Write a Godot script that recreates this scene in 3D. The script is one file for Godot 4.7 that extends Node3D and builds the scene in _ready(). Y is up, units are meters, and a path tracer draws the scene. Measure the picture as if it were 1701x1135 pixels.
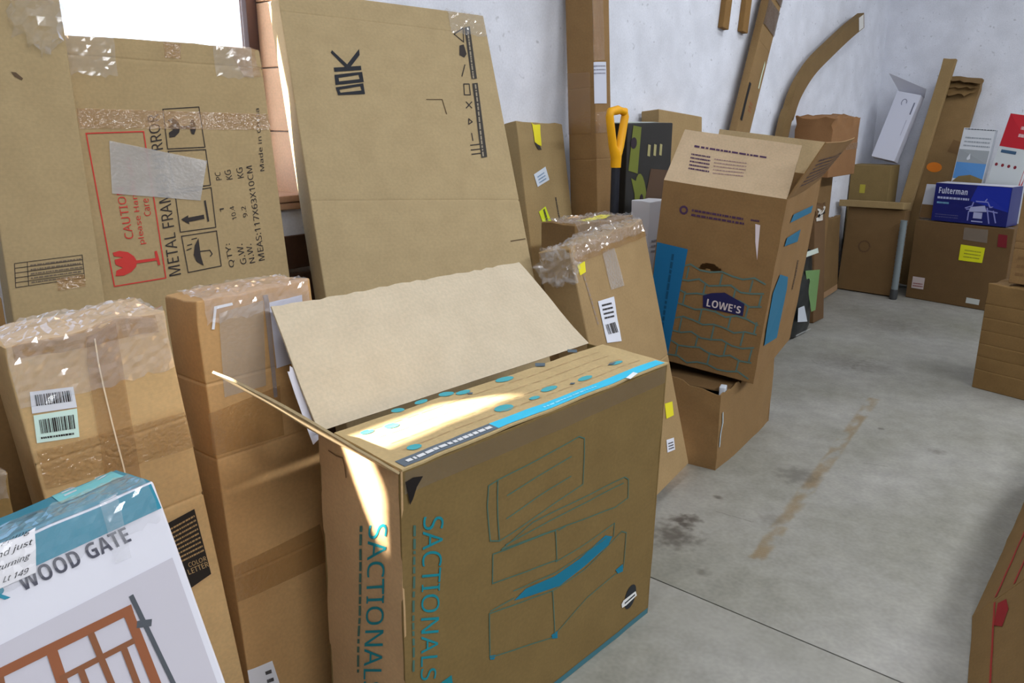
extends Node3D

# ---------------------------------------------------------------- helpers
var mats := {}
var taken := {}
var tex := {}
var noise := FastNoiseLite.new()
var rng := RandomNumberGenerator.new()
var sans: SystemFont
var sans_bold: SystemFont
var serif: SystemFont

func numbered(called: String) -> String:
	if not taken.has(called):
		taken[called] = 0
		return called
	taken[called] += 1
	return "%s_%03d" % [called, taken[called]]

func thing(called: String, label: String, category: String, at: Vector3, yaw := 0.0, pitch := 0.0, roll := 0.0, group := "") -> Node3D:
	var o := Node3D.new()
	o.name = numbered(called)
	add_child(o)
	o.transform = Transform3D(Basis(Vector3.UP, deg_to_rad(yaw)) * Basis(Vector3.RIGHT, deg_to_rad(pitch)) * Basis(Vector3.BACK, deg_to_rad(roll)), at)
	o.set_meta("label", label)
	o.set_meta("category", category)
	if group:
		o.set_meta("group", group)
	return o

func structure(called: String, label := "") -> Node3D:
	var o := Node3D.new()
	o.name = called
	add_child(o)
	o.set_meta("kind", "structure")
	if label:
		o.set_meta("label", label)
	return o

func part(parent: Node, called: String, mesh: Mesh, m: Material, label := "") -> MeshInstance3D:
	var o := MeshInstance3D.new()
	o.name = called
	o.mesh = mesh
	o.material_override = null
	if mesh is ArrayMesh:
		for i in mesh.get_surface_count():
			mesh.surface_set_material(i, m)
	elif mesh is PrimitiveMesh:
		mesh.material = m
	if label:
		o.set_meta("label", label)
	parent.add_child(o, true)
	return o

func start() -> SurfaceTool:
	var st := SurfaceTool.new()
	st.begin(Mesh.PRIMITIVE_TRIANGLES)
	return st

func finish(st: SurfaceTool) -> ArrayMesh:
	return st.commit()

# rows of points, seen from outside u runs right and v runs up
func add_grid(st: SurfaceTool, P: Array, UV: Array, flat := false, flip := false) -> void:
	var nv := P.size()
	var nu: int = P[0].size()
	var N := []
	for j in nv:
		var row := []
		for i in nu:
			var du: Vector3 = P[j][mini(i + 1, nu - 1)] - P[j][maxi(i - 1, 0)]
			var dv: Vector3 = P[mini(j + 1, nv - 1)][i] - P[maxi(j - 1, 0)][i]
			var n := du.cross(dv).normalized()
			row.append(-n if flip else n)
		N.append(row)
	for j in nv - 1:
		for i in nu - 1:
			var order := [[j, i], [j + 1, i], [j + 1, i + 1], [j, i], [j + 1, i + 1], [j, i + 1]]
			if flip:
				order = [[j, i], [j + 1, i + 1], [j + 1, i], [j, i], [j, i + 1], [j + 1, i + 1]]
			for t in 2:
				var fn := Vector3.ZERO
				if flat:
					var a: Vector3 = P[order[t * 3][0]][order[t * 3][1]]
					var b: Vector3 = P[order[t * 3 + 1][0]][order[t * 3 + 1][1]]
					var c: Vector3 = P[order[t * 3 + 2][0]][order[t * 3 + 2][1]]
					fn = (c - a).cross(b - a).normalized()
				for k in 3:
					var o: Array = order[t * 3 + k]
					st.set_normal(fn if flat else N[o[0]][o[1]])
					st.set_uv(UV[o[0]][o[1]])
					st.add_vertex(P[o[0]][o[1]])

func add_box(st: SurfaceTool, t: Transform3D, size: Vector3, bevel := 0.002) -> void:
	var c := {"kind": "box", "w": size.x, "h": size.y, "d": size.z, "r": minf(bevel, 0.45 * minf(size.x, minf(size.y, size.z))), "bulge": 0.0, "amp": 0.0, "crush": 0.0, "creases": {}, "off": Vector2(rng.randf(), rng.randf())}
	for f in ["front", "back", "left", "right", "top", "bottom"]:
		var dim := fdim(c, f)
		var us := lines(dim.x, c.r, 1)
		var vs := lines(dim.y, c.r, 1)
		var P := []
		var UV := []
		for v in vs:
			var row := []
			var ur := []
			for u in us:
				row.append(t * (cp(c, f, u, v) - Vector3(0, size.y / 2, 0)))
				ur.append(Vector2(u, v) + c.off)
			P.append(row)
			UV.append(ur)
		add_grid(st, P, UV)

func lines(L: float, r: float, n: int) -> Array:
	var a := [0.0]
	if r > 0:
		a.append(r * 0.35)
	for i in n + 1:
		a.append(r + (L - 2 * r) * i / n)
	if r > 0:
		a.append(L - r * 0.35)
	a.append(L)
	var out := []
	for x in a:
		if out.is_empty() or x > out[-1] + 1e-5:
			out.append(x)
	return out

# ---- cartons: a surface one can ask for points, so that labels, tape and print lie on it
func carton(parent: Node3D, called: String, size: Vector3, m: Material, o := {}) -> Dictionary:
	var c := {"kind": "box", "w": size.x, "h": size.y, "d": size.z, "r": o.get("r", 0.006), "bulge": o.get("bulge", 0.006), "amp": o.get("amp", 0.004), "crush": o.get("crush", 0.0), "crush_h": o.get("crush_h", 0.12), "creases": o.get("creases", {}), "seed": o.get("seed", rng.randf() * 50.0), "off": Vector2(rng.randf(), rng.randf()), "node": parent}
	c.r = minf(c.r, 0.4 * minf(size.x, minf(size.y, size.z)))
	var st := start()
	for f in ["front", "back", "left", "right", "top", "bottom"]:
		var dim := fdim(c, f)
		var us := lines(dim.x, c.r, clampi(int(dim.x / 0.05), 2, 22))
		var vs := lines(dim.y, c.r, clampi(int(dim.y / 0.05), 2, 26))
		for cr in c.creases.get(f, []):
			for k in [-0.006, -0.002, 0.0, 0.002, 0.006]:
				vs.append(cr + k)
		vs.sort()
		var P := []
		var UV := []
		for v in vs:
			var row := []
			var ur := []
			for u in us:
				row.append(cp(c, f, u, v))
				ur.append(Vector2(u, dim.y - v) + c.off)
			P.append(row)
			UV.append(ur)
		add_grid(st, P, UV)
	c.body = part(parent, called, finish(st), m)
	return c

func fdim(c: Dictionary, f: String) -> Vector2:
	match f:
		"front", "back":
			return Vector2(c.w, c.h)
		"left", "right":
			return Vector2(c.d, c.h)
	return Vector2(c.w, c.d)

func cp(c: Dictionary, f: String, u: float, v: float) -> Vector3:
	if c.kind == "slab":
		return slab_point(c, u, v)
	var w: float = c.w
	var h: float = c.h
	var d: float = c.d
	var p := Vector3.ZERO
	var dim := Vector2(w, h)
	match f:
		"front":
			p = Vector3(u - w / 2, v, d / 2)
		"back":
			p = Vector3(w / 2 - u, v, -d / 2)
		"left":
			p = Vector3(-w / 2, v, u - d / 2)
			dim.x = d
		"right":
			p = Vector3(w / 2, v, d / 2 - u)
			dim.x = d
		"top":
			p = Vector3(u - w / 2, h, d / 2 - v)
			dim.y = d
		"bottom":
			p = Vector3(u - w / 2, 0, v - d / 2)
			dim.y = d
	var r: float = c.r
	var core := Vector3(clampf(p.x, -w / 2 + r, w / 2 - r), clampf(p.y, r, h - r), clampf(p.z, -d / 2 + r, d / 2 - r))
	var n := (p - core).normalized()
	var q := core + n * r
	if c.bulge != 0.0 or c.amp > 0.0:
		var s := clampf(u / dim.x, 0, 1) * 2 - 1
		var t := clampf(v / dim.y, 0, 1) * 2 - 1
		var fade := (1 - s * s * s * s) * (1 - t * t * t * t)
		var k: float = 0.0 if f == "bottom" else 1.0
		q += n * k * fade * (c.bulge * (1 - s * s) * (1 - t * t) + c.amp * noise.get_noise_3d((p.x + c.seed) * 3.0, p.y * 3.0, p.z * 3.0 + c.seed))
		for cr in c.creases.get(f, []):
			var e: float = absf(v - cr) / 0.006
			if e < 1.0:
				q -= n * 0.0025 * (1 - e)
	if c.crush > 0.0:
		var g := smoothstep(h - c.crush_h, h, p.y)
		if g > 0.0:
			var e := Vector3(noise.get_noise_3d(p.x * 9 + c.seed, p.y * 9, p.z * 9), noise.get_noise_3d(p.x * 9, p.y * 9 + 40, p.z * 9 + c.seed) - 0.3, noise.get_noise_3d(p.x * 9 + 80, p.y * 9 + c.seed, p.z * 9))
			q += e * c.crush * g
	return q

# a sheet with thickness between four corners (a, b, c, d anticlockwise from lower left, seen from its face)
func slab(parent: Node3D, called: String, a: Vector3, b: Vector3, cc: Vector3, d: Vector3, m: Material, o := {}) -> Dictionary:
	var c := {"kind": "slab", "a": a, "b": b, "c": cc, "dd": d, "w": (b - a).length(), "h": (d - a).length(), "bow": o.get("bow", 0.0), "amp": o.get("amp", 0.002), "rag": o.get("rag", 0.0), "seed": rng.randf() * 50.0, "t": o.get("t", 0.005), "off": Vector2(rng.randf(), rng.randf())}
	c.n = (b - a).cross(d - a).normalized()
	var nu := clampi(int(c.w / 0.03), 3, 36)
	var nv := clampi(int(c.h / 0.03), 3, 36)
	var hole: Array = o.get("hole", [])
	if hole:
		nu = int(c.w / 0.007)
		nv = int(c.h / 0.007)
	var st := start()
	var P := []
	var Bk := []
	var UV := []
	for j in nv + 1:
		var row := []
		var back := []
		var ur := []
		for i in nu + 1:
			var u: float = c.w * i / nu
			var v: float = c.h * j / nv
			var p := slab_point(c, u, v)
			row.append(p)
			back.append(p - c.n * c.t)
			ur.append(Vector2(u, c.h - v) + c.off)
		P.append(row)
		Bk.append(back)
		UV.append(ur)
	if hole:
		var rows := [PackedVector2Array(hole)]
		for j in nv:
			var from := 0
			for i in nu + 1:
				var inside := i < nu and Geometry2D.is_point_in_polygon(Vector2(c.w * (i + 0.5) / nu, c.h * (j + 0.5) / nv), rows[0])
				if inside or i == nu:
					if i > from:
						add_grid(st, [P[j].slice(from, i + 1), P[j + 1].slice(from, i + 1)], [UV[j].slice(from, i + 1), UV[j + 1].slice(from, i + 1)])
						add_grid(st, [Bk[j].slice(from, i + 1), Bk[j + 1].slice(from, i + 1)], [UV[j].slice(from, i + 1), UV[j + 1].slice(from, i + 1)], false, true)
					from = i + 1
	else:
		add_grid(st, P, UV)
		add_grid(st, Bk, UV, false, true)
	var top := [P[nv], Bk[nv]]
	var bot := [Bk[0], P[0]]
	add_grid(st, top, [UV[nv], UV[nv]])
	add_grid(st, bot, [UV[0], UV[0]])
	for side in [0, nu]:
		var e0 := []
		var e1 := []
		var uvs := []
		for j in nv + 1:
			e0.append(P[j][side])
			e1.append(Bk[j][side])
			uvs.append(UV[j][side])
		if side == 0:
			add_grid(st, [e0, e1], [uvs, uvs])
		else:
			add_grid(st, [e1, e0], [uvs, uvs])
	c.body = part(parent, called, finish(st), m, o.get("label", ""))
	c.node = c.body
	return c

func slab_point(c: Dictionary, u: float, v: float) -> Vector3:
	var s: float = u / c.w
	var t: float = v / c.h
	if c.rag > 0.0:
		t += smoothstep(0.85, 1.0, t) * c.rag * noise.get_noise_2d(u * 60 + c.seed * 9, 3.0) / c.h
	var p: Vector3 = (c.a.lerp(c.b, s)).lerp(c.dd.lerp(c.c, s), t)
	var k: float = c.bow * 4 * s * (1 - s) + c.amp * noise.get_noise_3d(u * 4 + c.seed, v * 4, c.seed)
	return p + c.n * k

func cnormal(c: Dictionary, f: String, u: float, v: float) -> Vector3:
	var e := 0.004
	var a := cp(c, f, u + e, v) - cp(c, f, u - e, v)
	var b := cp(c, f, u, v + e) - cp(c, f, u, v - e)
	return a.cross(b).normalized()

func qmix(q: Array, s: float, t: float) -> Vector2:
	return (q[0] as Vector2).lerp(q[1], s).lerp((q[3] as Vector2).lerp(q[2], s), t)

# a sheet stuck on a face: q = lower left, lower right, upper right, upper left in metres on that face
func sticker(c: Dictionary, f: String, called: String, q: Array, m: Material, off := 0.0012, label := "", rough := 0.0, uvs := 1.0) -> MeshInstance3D:
	var nu := clampi(int((q[1] - q[0]).length() / 0.02), 1, 30)
	var nv := clampi(int((q[3] - q[0]).length() / 0.02), 1, 40)
	var P := []
	var UV := []
	for j in nv + 1:
		var row := []
		var ur := []
		for i in nu + 1:
			var p := qmix(q, float(i) / nu, float(j) / nv)
			var k := off
			if rough > 0.0:
				k += rough * absf(noise.get_noise_2d(p.x * 45 + off * 900, p.y * 45))
			row.append(cp(c, f, p.x, p.y) + cnormal(c, f, p.x, p.y) * k)
			ur.append(Vector2(p.x, p.y) * uvs)
		P.append(row)
		UV.append(ur)
	var st := start()
	add_grid(st, P, UV)
	return part(c.node, called, finish(st), m, label)

func lettering(c: Dictionary, f: String, text: String, q: Array, m: Material, font: Font = null, off := 0.0018, called := "printed_lettering") -> void:
	var tm := TextMesh.new()
	tm.text = text
	tm.font = font if font else sans_bold
	tm.font_size = 48
	tm.pixel_size = 0.01
	tm.depth = 0.0
	tm.curve_step = 3.0
	var arr := tm.get_mesh_arrays()
	var vs: PackedVector3Array = arr[Mesh.ARRAY_VERTEX]
	var idx: PackedInt32Array = arr[Mesh.ARRAY_INDEX] if arr[Mesh.ARRAY_INDEX] != null else PackedInt32Array(range(vs.size()))
	var lo := Vector3.INF
	var hi := -Vector3.INF
	for v in vs:
		lo = lo.min(v)
		hi = hi.max(v)
	var st := start()
	var done := []
	for v in vs:
		var p := qmix(q, (v.x - lo.x) / maxf(hi.x - lo.x, 1e-5), (v.y - lo.y) / maxf(hi.y - lo.y, 1e-5))
		done.append(cp(c, f, p.x, p.y) + cnormal(c, f, p.x, p.y) * off)
	for i in idx:
		st.set_normal(Vector3.UP)
		st.set_uv(Vector2.ZERO)
		st.add_vertex(done[i])
	st.generate_normals()
	part(c.node, called, finish(st), m)

# lines of print: a list of polylines in metres on the face
func ink_lines(c: Dictionary, f: String, called: String, polys: Array, width: float, m: Material, off := 0.0018) -> void:
	var st := start()
	for poly in polys:
		for i in poly.size() - 1:
			var a: Vector2 = poly[i]
			var b: Vector2 = poly[i + 1]
			var dir := (b - a).normalized()
			var side := Vector2(-dir.y, dir.x) * width / 2
			var n := maxi(1, int((b - a).length() / 0.04))
			var e := dir * width * 0.4
			for k in n:
				var p := a.lerp(b, float(k) / n) - (e if k == 0 else Vector2.ZERO)
				var r := a.lerp(b, float(k + 1) / n) + (e if k == n - 1 else Vector2.ZERO)
				var P := []
				for x in [p - side, r - side, r + side, p + side]:
					P.append(cp(c, f, x.x, x.y) + cnormal(c, f, x.x, x.y) * off)
				add_grid(st, [[P[0], P[1]], [P[3], P[2]]], [[Vector2.ZERO, Vector2.ZERO], [Vector2.ZERO, Vector2.ZERO]])
	part(c.node, called, finish(st), m)

func ink_fill(c: Dictionary, f: String, called: String, polys: Array, m: Material, off := 0.0018) -> void:
	var st := start()
	for poly in polys:
		var pv := PackedVector2Array(poly)
		var tri := Geometry2D.triangulate_polygon(pv)
		for i in range(0, tri.size(), 3):
			var p3 := []
			for k in 3:
				var x := pv[tri[i + k]]
				p3.append(cp(c, f, x.x, x.y) + cnormal(c, f, x.x, x.y) * off)
			var n := cnormal(c, f, pv[tri[i]].x, pv[tri[i]].y)
			if (p3[1] - p3[0]).cross(p3[2] - p3[0]).dot(n) > 0:
				p3 = [p3[0], p3[2], p3[1]]
			for p in p3:
				st.set_normal(n)
				st.set_uv(Vector2.ZERO)
				st.add_vertex(p)
	part(c.node, called, finish(st), m)

func ink_each(c: Dictionary, f: String, called: String, polys: Array, m: Material, off := 0.0018) -> void:
	for p in polys:
		ink_fill(c, f, called, [p], m, off)

func lines_each(c: Dictionary, f: String, called: String, polys: Array, width: float, m: Material, off := 0.0018) -> void:
	for p in polys:
		ink_lines(c, f, called, [p], width, m, off)

func ell(center: Vector2, a: Vector2, b: Vector2, n := 20, from := 0.0, to := TAU) -> Array:
	var out := []
	for i in n:
		var t := from + (to - from) * i / (n if to - from >= TAU - 0.01 else n - 1)
		out.append(center + a * cos(t) + b * sin(t))
	return out

func barcode(c: Dictionary, f: String, q: Array, m: Material, bars := 26, off := 0.0022) -> void:
	var polys := []
	var x := 0.0
	while x < 1.0:
		var w := rng.randf_range(0.25, 1.2) / bars
		polys.append([qmix(q, x, 0), qmix(q, minf(x + w, 1.0), 0), qmix(q, minf(x + w, 1.0), 1), qmix(q, x, 1)])
		x += w + rng.randf_range(0.3, 0.9) / bars
	ink_fill(c, f, "barcode", polys, m, off)

# small print too fine to read in the photograph: broken strokes along lines
func fine_print(c: Dictionary, f: String, q: Array, rows: int, m: Material, fill := 0.6, off := 0.0018, called := "fine_print") -> void:
	var polys := []
	for r in rows:
		var t0 := (r + 0.2) / rows
		var t1 := (r + 0.2 + fill * 0.85) / rows
		var x := 0.0
		while x < 0.97:
			var w := rng.randf_range(0.02, 0.09)
			var e := minf(x + w, 1.0)
			polys.append([qmix(q, x, t0), qmix(q, e, t0), qmix(q, e, t1), qmix(q, x, t1)])
			x += w + rng.randf_range(0.008, 0.022)
	ink_fill(c, f, called, polys, m, off)

# clear film drawn tight over the top front edge of a carton; back, down: how far it reaches over either face
func film_over_edge(c: Dictionary, called: String, u0: float, u1: float, back: float, down: float, amp: float, m: Material) -> void:
	var nu := int((u1 - u0) / 0.011)
	var nv := int((back + down) / 0.011)
	var P := []
	var UV := []
	for j in nv + 1:
		var row := []
		var ur := []
		var t := -down + (back + down) * j / nv
		for i in nu + 1:
			var u := u0 + (u1 - u0) * i / nu
			var uu := clampf(u, 0.003, c.w - 0.003)
			var p: Vector3
			var n: Vector3
			var tt := t + 0.012 * noise.get_noise_2d(u * 30 + c.seed * 7, 9.0) * (1.0 if j == 0 or j == nv else 0.0)
			if tt < 0:
				p = cp(c, "front", uu, c.h + tt)
				n = Vector3(0, 0, 1)
			else:
				p = cp(c, "top", uu, minf(tt, c.d))
				n = Vector3(0, 1, 0)
			n = (n + Vector3(0, 0.7, 0.7) * exp(-absf(tt) * 40)).normalized()
			var k := 0.003 + amp * pow(absf(noise.get_noise_3d(u * 40 + t * 16, t * 34, c.seed)), 1.0) * 1.6
			row.append(p + n * k)
			ur.append(Vector2(u, t))
		P.append(row)
		UV.append(ur)
	var st := start()
	add_grid(st, P, UV, true)
	part(c.node, called, finish(st), m, "crinkled clear plastic film")

# a loose crumpled lump of film
func film_lump(parent: Node3D, called: String, center: Vector3, size: Vector3, m: Material, k := 0.35) -> void:
	var P := []
	var UV := []
	for j in 15:
		var row := []
		var ur := []
		for i in 23:
			var a := TAU * i / 22.0
			var b := PI * (j / 14.0 - 0.5)
			var d := Vector3(cos(b) * cos(-a), sin(b), cos(b) * sin(-a))
			var e := 1.0 + k * 2.2 * noise.get_noise_3d(d.x * 4 + center.x * 9 + 5, d.y * 4, d.z * 4 + center.z * 7)
			row.append(center + d * size * 0.5 * e)
			ur.append(Vector2(a, b))
		P.append(row)
		UV.append(ur)
	var st := start()
	add_grid(st, P, UV, true)
	part(parent, called, finish(st), m, "crumpled clear plastic film")

func tube(st: SurfaceTool, pts: Array, radii: Array, n := 14) -> void:
	var P := []
	var UV := []
	var up := Vector3(0.3, 0.2, 0.9).normalized()
	for i in pts.size():
		var dir: Vector3 = (pts[mini(i + 1, pts.size() - 1)] - pts[maxi(i - 1, 0)]).normalized()
		var x := up.cross(dir).normalized()
		var y := dir.cross(x)
		var row := []
		var ur := []
		for k in n + 1:
			var a := TAU * k / n
			row.append(pts[i] + (x * cos(a) + y * sin(a)) * radii[i])
			ur.append(Vector2(float(k) / n, i * 0.1))
		P.append(row)
		UV.append(ur)
	add_grid(st, P, UV)

# ---------------------------------------------------------------- textures and materials
func noise_bytes(size: int, freq: float, seed_: int, octaves := 4, kind := FastNoiseLite.TYPE_SIMPLEX_SMOOTH) -> PackedByteArray:
	var n := FastNoiseLite.new()
	n.seed = seed_
	n.noise_type = kind
	n.frequency = freq
	n.fractal_octaves = octaves
	var im := n.get_seamless_image(size, size)
	im.convert(Image.FORMAT_L8)
	return im.get_data()

func rgb_texture(size: int, bytes: PackedByteArray) -> ImageTexture:
	return ImageTexture.create_from_image(Image.create_from_data(size, size, false, Image.FORMAT_RGB8, bytes))

func kraft_texture(seed_: int) -> Array:
	var S := 512
	var a := noise_bytes(S, 0.008, seed_, 4)
	var b := noise_bytes(S, 0.09, seed_ + 1, 3)
	var bytes := PackedByteArray()
	bytes.resize(S * S * 3)
	var high := PackedByteArray()
	high.resize(S * S)
	var row := []
	var r2 := RandomNumberGenerator.new()
	r2.seed = seed_
	for y in S:
		row.append(r2.randf_range(-2.5, 2.5))
	for y in S:
		var flute := 5.0 * sin(y * TAU / 6.4)
		for x in S:
			var i := y * S + x
			var big := (a[i] - 128) * 0.045
			var fine := (b[i] - 128) * 0.07
			var v: float = 232 + big + fine + row[y] * 0.7
			bytes[i * 3] = clampi(int(v), 0, 255)
			bytes[i * 3 + 1] = clampi(int(v - fine * 0.2 + big * 0.08), 0, 255)
			bytes[i * 3 + 2] = clampi(int(v - fine * 0.3 + big * 0.2), 0, 255)
			high[i] = clampi(int(128 + flute + (a[i] - 128) * 0.05 + (b[i] - 128) * 0.04), 0, 255)
	# scuffs: short pale or dark scratches
	for k in 46:
		var p := Vector2(r2.randf() * S, r2.randf() * S)
		var d := Vector2.from_angle(r2.randf_range(-0.5, 0.5) if k % 3 else r2.randf() * TAU)
		var amount := r2.randf_range(-14, 15)
		for s in r2.randi_range(6, 46):
			p += d + Vector2(r2.randf_range(-0.3, 0.3), r2.randf_range(-0.3, 0.3))
			var i := posmod(int(p.y), S) * S + posmod(int(p.x), S)
			for ch in 3:
				bytes[i * 3 + ch] = clampi(bytes[i * 3 + ch] + int(amount), 0, 255)
	var him := Image.create_from_data(S, S, false, Image.FORMAT_L8, high)
	return [rgb_texture(S, bytes), ImageTexture.create_from_image(him)]

func kraft(r: int, g: int, b: int, variant := 0, rough := 0.82) -> StandardMaterial3D:
	var key := "kraft%d_%d_%d_%d" % [r, g, b, variant]
	if not mats.has(key):
		var m := StandardMaterial3D.new()
		m.albedo_color = Color8(r, g, b)
		m.albedo_texture = tex["kraft%d" % variant][0]
		m.heightmap_enabled = true
		m.heightmap_texture = tex["kraft%d" % variant][1]
		m.heightmap_scale = 0.07
		m.uv1_scale = Vector3(1.6, 1.6, 1)
		m.roughness = rough
		m.metallic_specular = 0.35
		mats[key] = m
	return mats[key]

func flat(r: int, g: int, b: int, rough := 0.7, spec := 0.4) -> StandardMaterial3D:
	var key := "flat%d_%d_%d_%.2f" % [r, g, b, rough]
	if not mats.has(key):
		var m := StandardMaterial3D.new()
		m.albedo_color = Color8(r, g, b)
		m.roughness = rough
		m.metallic_specular = spec
		mats[key] = m
	return mats[key]

func clear_sheet(r: int, g: int, b: int, alpha: float, rough := 0.14, bump := 0.0) -> StandardMaterial3D:
	var key := "clear%d_%d_%d_%.2f_%.2f" % [r, g, b, alpha, bump]
	if not mats.has(key):
		var m := StandardMaterial3D.new()
		m.albedo_color = Color8(r, g, b)
		m.albedo_color.a = alpha
		m.transparency = BaseMaterial3D.TRANSPARENCY_ALPHA
		m.roughness = rough
		m.cull_mode = BaseMaterial3D.CULL_DISABLED
		if bump > 0.0:
			m.heightmap_enabled = true
			m.heightmap_texture = tex["wrinkle"]
			m.heightmap_scale = bump
			m.uv1_scale = Vector3(4, 4, 1)
		mats[key] = m
	return mats[key]

func make_textures() -> void:
	for i in 3:
		tex["kraft%d" % i] = kraft_texture(11 + i * 7)
	var S := 256
	var w := noise_bytes(S, 0.03, 77, 3, FastNoiseLite.TYPE_SIMPLEX)
	for i in w.size():
		w[i] = clampi(absi(w[i] - 128) * 3, 0, 255)
	tex["wrinkle"] = ImageTexture.create_from_image(Image.create_from_data(S, S, false, Image.FORMAT_L8, w))
	# painted block wall: pale paint, roller texture, specks of grime
	S = 1024
	var a := noise_bytes(S, 0.006, 5, 4)
	var b := noise_bytes(S, 0.12, 6, 3)
	var sp := noise_bytes(S, 0.03, 8, 2)
	var bytes := PackedByteArray()
	bytes.resize(S * S * 3)
	for i in S * S:
		var v: float = 244 + (a[i] - 128) * 0.08 + (b[i] - 128) * 0.05
		var s: float = maxf(0.0, (sp[i] - 206) * 0.9) * (1.0 if a[i] > 128 else 0.15)
		v -= minf(s, 55.0)
		bytes[i * 3] = clampi(int(v), 0, 255)
		bytes[i * 3 + 1] = clampi(int(v), 0, 255)
		bytes[i * 3 + 2] = clampi(int(v + 1), 0, 255)
	tex["wall"] = rgb_texture(S, bytes)
	# concrete
	var c1 := noise_bytes(S, 0.005, 21, 5)
	var c2 := noise_bytes(S, 0.035, 22, 4)
	var c3 := noise_bytes(S, 0.2, 23, 2)
	var grey := PackedByteArray()
	grey.resize(S * S * 3)
	for i in S * S:
		var v: float = 200 + (c1[i] - 128) * 0.15 + (c2[i] - 128) * 0.10 + (c3[i] - 128) * 0.08
		grey[i * 3] = clampi(int(v), 0, 255)
		grey[i * 3 + 1] = clampi(int(v), 0, 255)
		grey[i * 3 + 2] = clampi(int(v - 2 + (c1[i] - 128) * 0.04), 0, 255)
	tex["concrete"] = rgb_texture(S, grey)
	# the slab in the aisle has its own stains: 5 m by 6.4 m, x from -2.68, z from -8.6 to -2.25
	var W := 1100
	var H := 1400
	var big := Image.create_empty(W, H, false, Image.FORMAT_RGB8)
	var base := Image.create_from_data(S, S, false, Image.FORMAT_RGB8, grey)
	for y0 in range(0, H, S):
		for x0 in range(0, W, S):
			big.blit_rect(base, Rect2i(0, 0, S, S), Vector2i(x0, y0))
	stain(big, W, H)
	tex["aisle"] = ImageTexture.create_from_image(big)

const AISLE := Rect2(-2.68, -8.6, 5.0, 6.35)
func to_aisle(p: Vector2, W: int, H: int) -> Vector2:
	return Vector2((p.x - AISLE.position.x) / AISLE.size.x * W, (p.y - AISLE.position.y) / AISLE.size.y * H)

func tint(im: Image, x: int, y: int, c: Color, k: float) -> void:
	if x < 0 or y < 0 or x >= im.get_width() or y >= im.get_height() or k <= 0.0:
		return
	im.set_pixel(x, y, im.get_pixel(x, y).lerp(c, clampf(k, 0, 1)))

func stain(im: Image, W: int, H: int) -> void:
	var n := FastNoiseLite.new()
	n.seed = 4
	n.frequency = 0.07
	n.fractal_octaves = 4
	# residue of an old strip of tape across the slab
	var a := to_aisle(Vector2(-1.057,-2.608), W, H)
	var b := to_aisle(Vector2(-1.301,-4.737), W, H)
	var dir := (b - a).normalized()
	var side := Vector2(-dir.y, dir.x)
	var L := (b - a).length()
	for i in int(L * 1.5):
		for k in range(-16, 17):
			var p := a + dir * (i / 1.5) + side * k * 0.6
			var worn := n.get_noise_2d(p.x * 0.6, p.y * 0.25)
			var e := 1.0 - smoothstep(5.0, 8.5, absf(k * 0.6) + worn * 4.0)
			tint(im, int(p.x), int(p.y), Color8(176, 146, 104), e * clampf(0.16 + worn * 0.6, 0.0, 0.38))
	# oily blotches
	for s in [[Vector2(-1.380,-2.564), 26.0, 0.62], [Vector2(-1.432,-2.701), 10.0, 0.75], [Vector2(-1.387,-2.740), 9.0, 0.7], [Vector2(-1.384,-2.676), 8.0, 0.7], [Vector2(-1.226,-3.423), 26.0, 0.32], [Vector2(-1.147,-2.947), 14.0, 0.22], [Vector2(-1.505,-5.360), 40.0, 0.16], [Vector2(-1.702,-5.366), 46.0, 0.18], [Vector2(-1.739,-6.608), 60.0, 0.2], [Vector2(-1.170,-2.402), 8.0, 0.4], [Vector2(-1.403,-2.983), 5.0, 0.6], [Vector2(-1.124,-4.271), 4.0, 0.5], [Vector2(-0.819,-4.139), 10.0, 0.3]]:
		var c := to_aisle(s[0], W, H)
		var r: float = s[1]
		for y in range(int(c.y - r * 1.6), int(c.y + r * 1.6)):
			for x in range(int(c.x - r * 1.6), int(c.x + r * 1.6)):
				var d := Vector2(x - c.x, y - c.y).length() / r + n.get_noise_2d(x * 1.3, y * 1.3) * 0.6
				tint(im, x, y, Color8(84, 76, 72), (1.0 - smoothstep(0.0, 1.15, d)) * s[2])
	# pale scrapes
	var r2 := RandomNumberGenerator.new()
	r2.seed = 3
	for i in 60:
		var p := Vector2(r2.randf() * W, r2.randf() * H)
		var d2 := Vector2.from_angle(r2.randf() * TAU)
		var dark := r2.randf() < 0.5
		for s in r2.randi_range(4, 40):
			p += d2
			tint(im, int(p.x), int(p.y), Color8(90, 88, 86) if dark else Color8(214, 214, 212), 0.35)

# ---------------------------------------------------------------- scene
func _ready() -> void:
	rng.seed = 7
	noise.seed = 3
	noise.frequency = 1.0
	noise.fractal_octaves = 3
	look()
	fonts()
	make_textures()
	room()
	near_boxes()
	open_box()
	middle_boxes()
	moving_box()
	wall_boxes()
	far_boxes()
	right_boxes()

func fonts() -> void:
	sans = SystemFont.new()
	sans.font_names = ["Droid Sans"]
	sans_bold = SystemFont.new()
	sans_bold.font_names = ["Droid Sans"]
	sans_bold.font_weight = 700
	serif = SystemFont.new()
	serif.font_names = ["Droid Serif"]
	serif.font_italic = true

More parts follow.
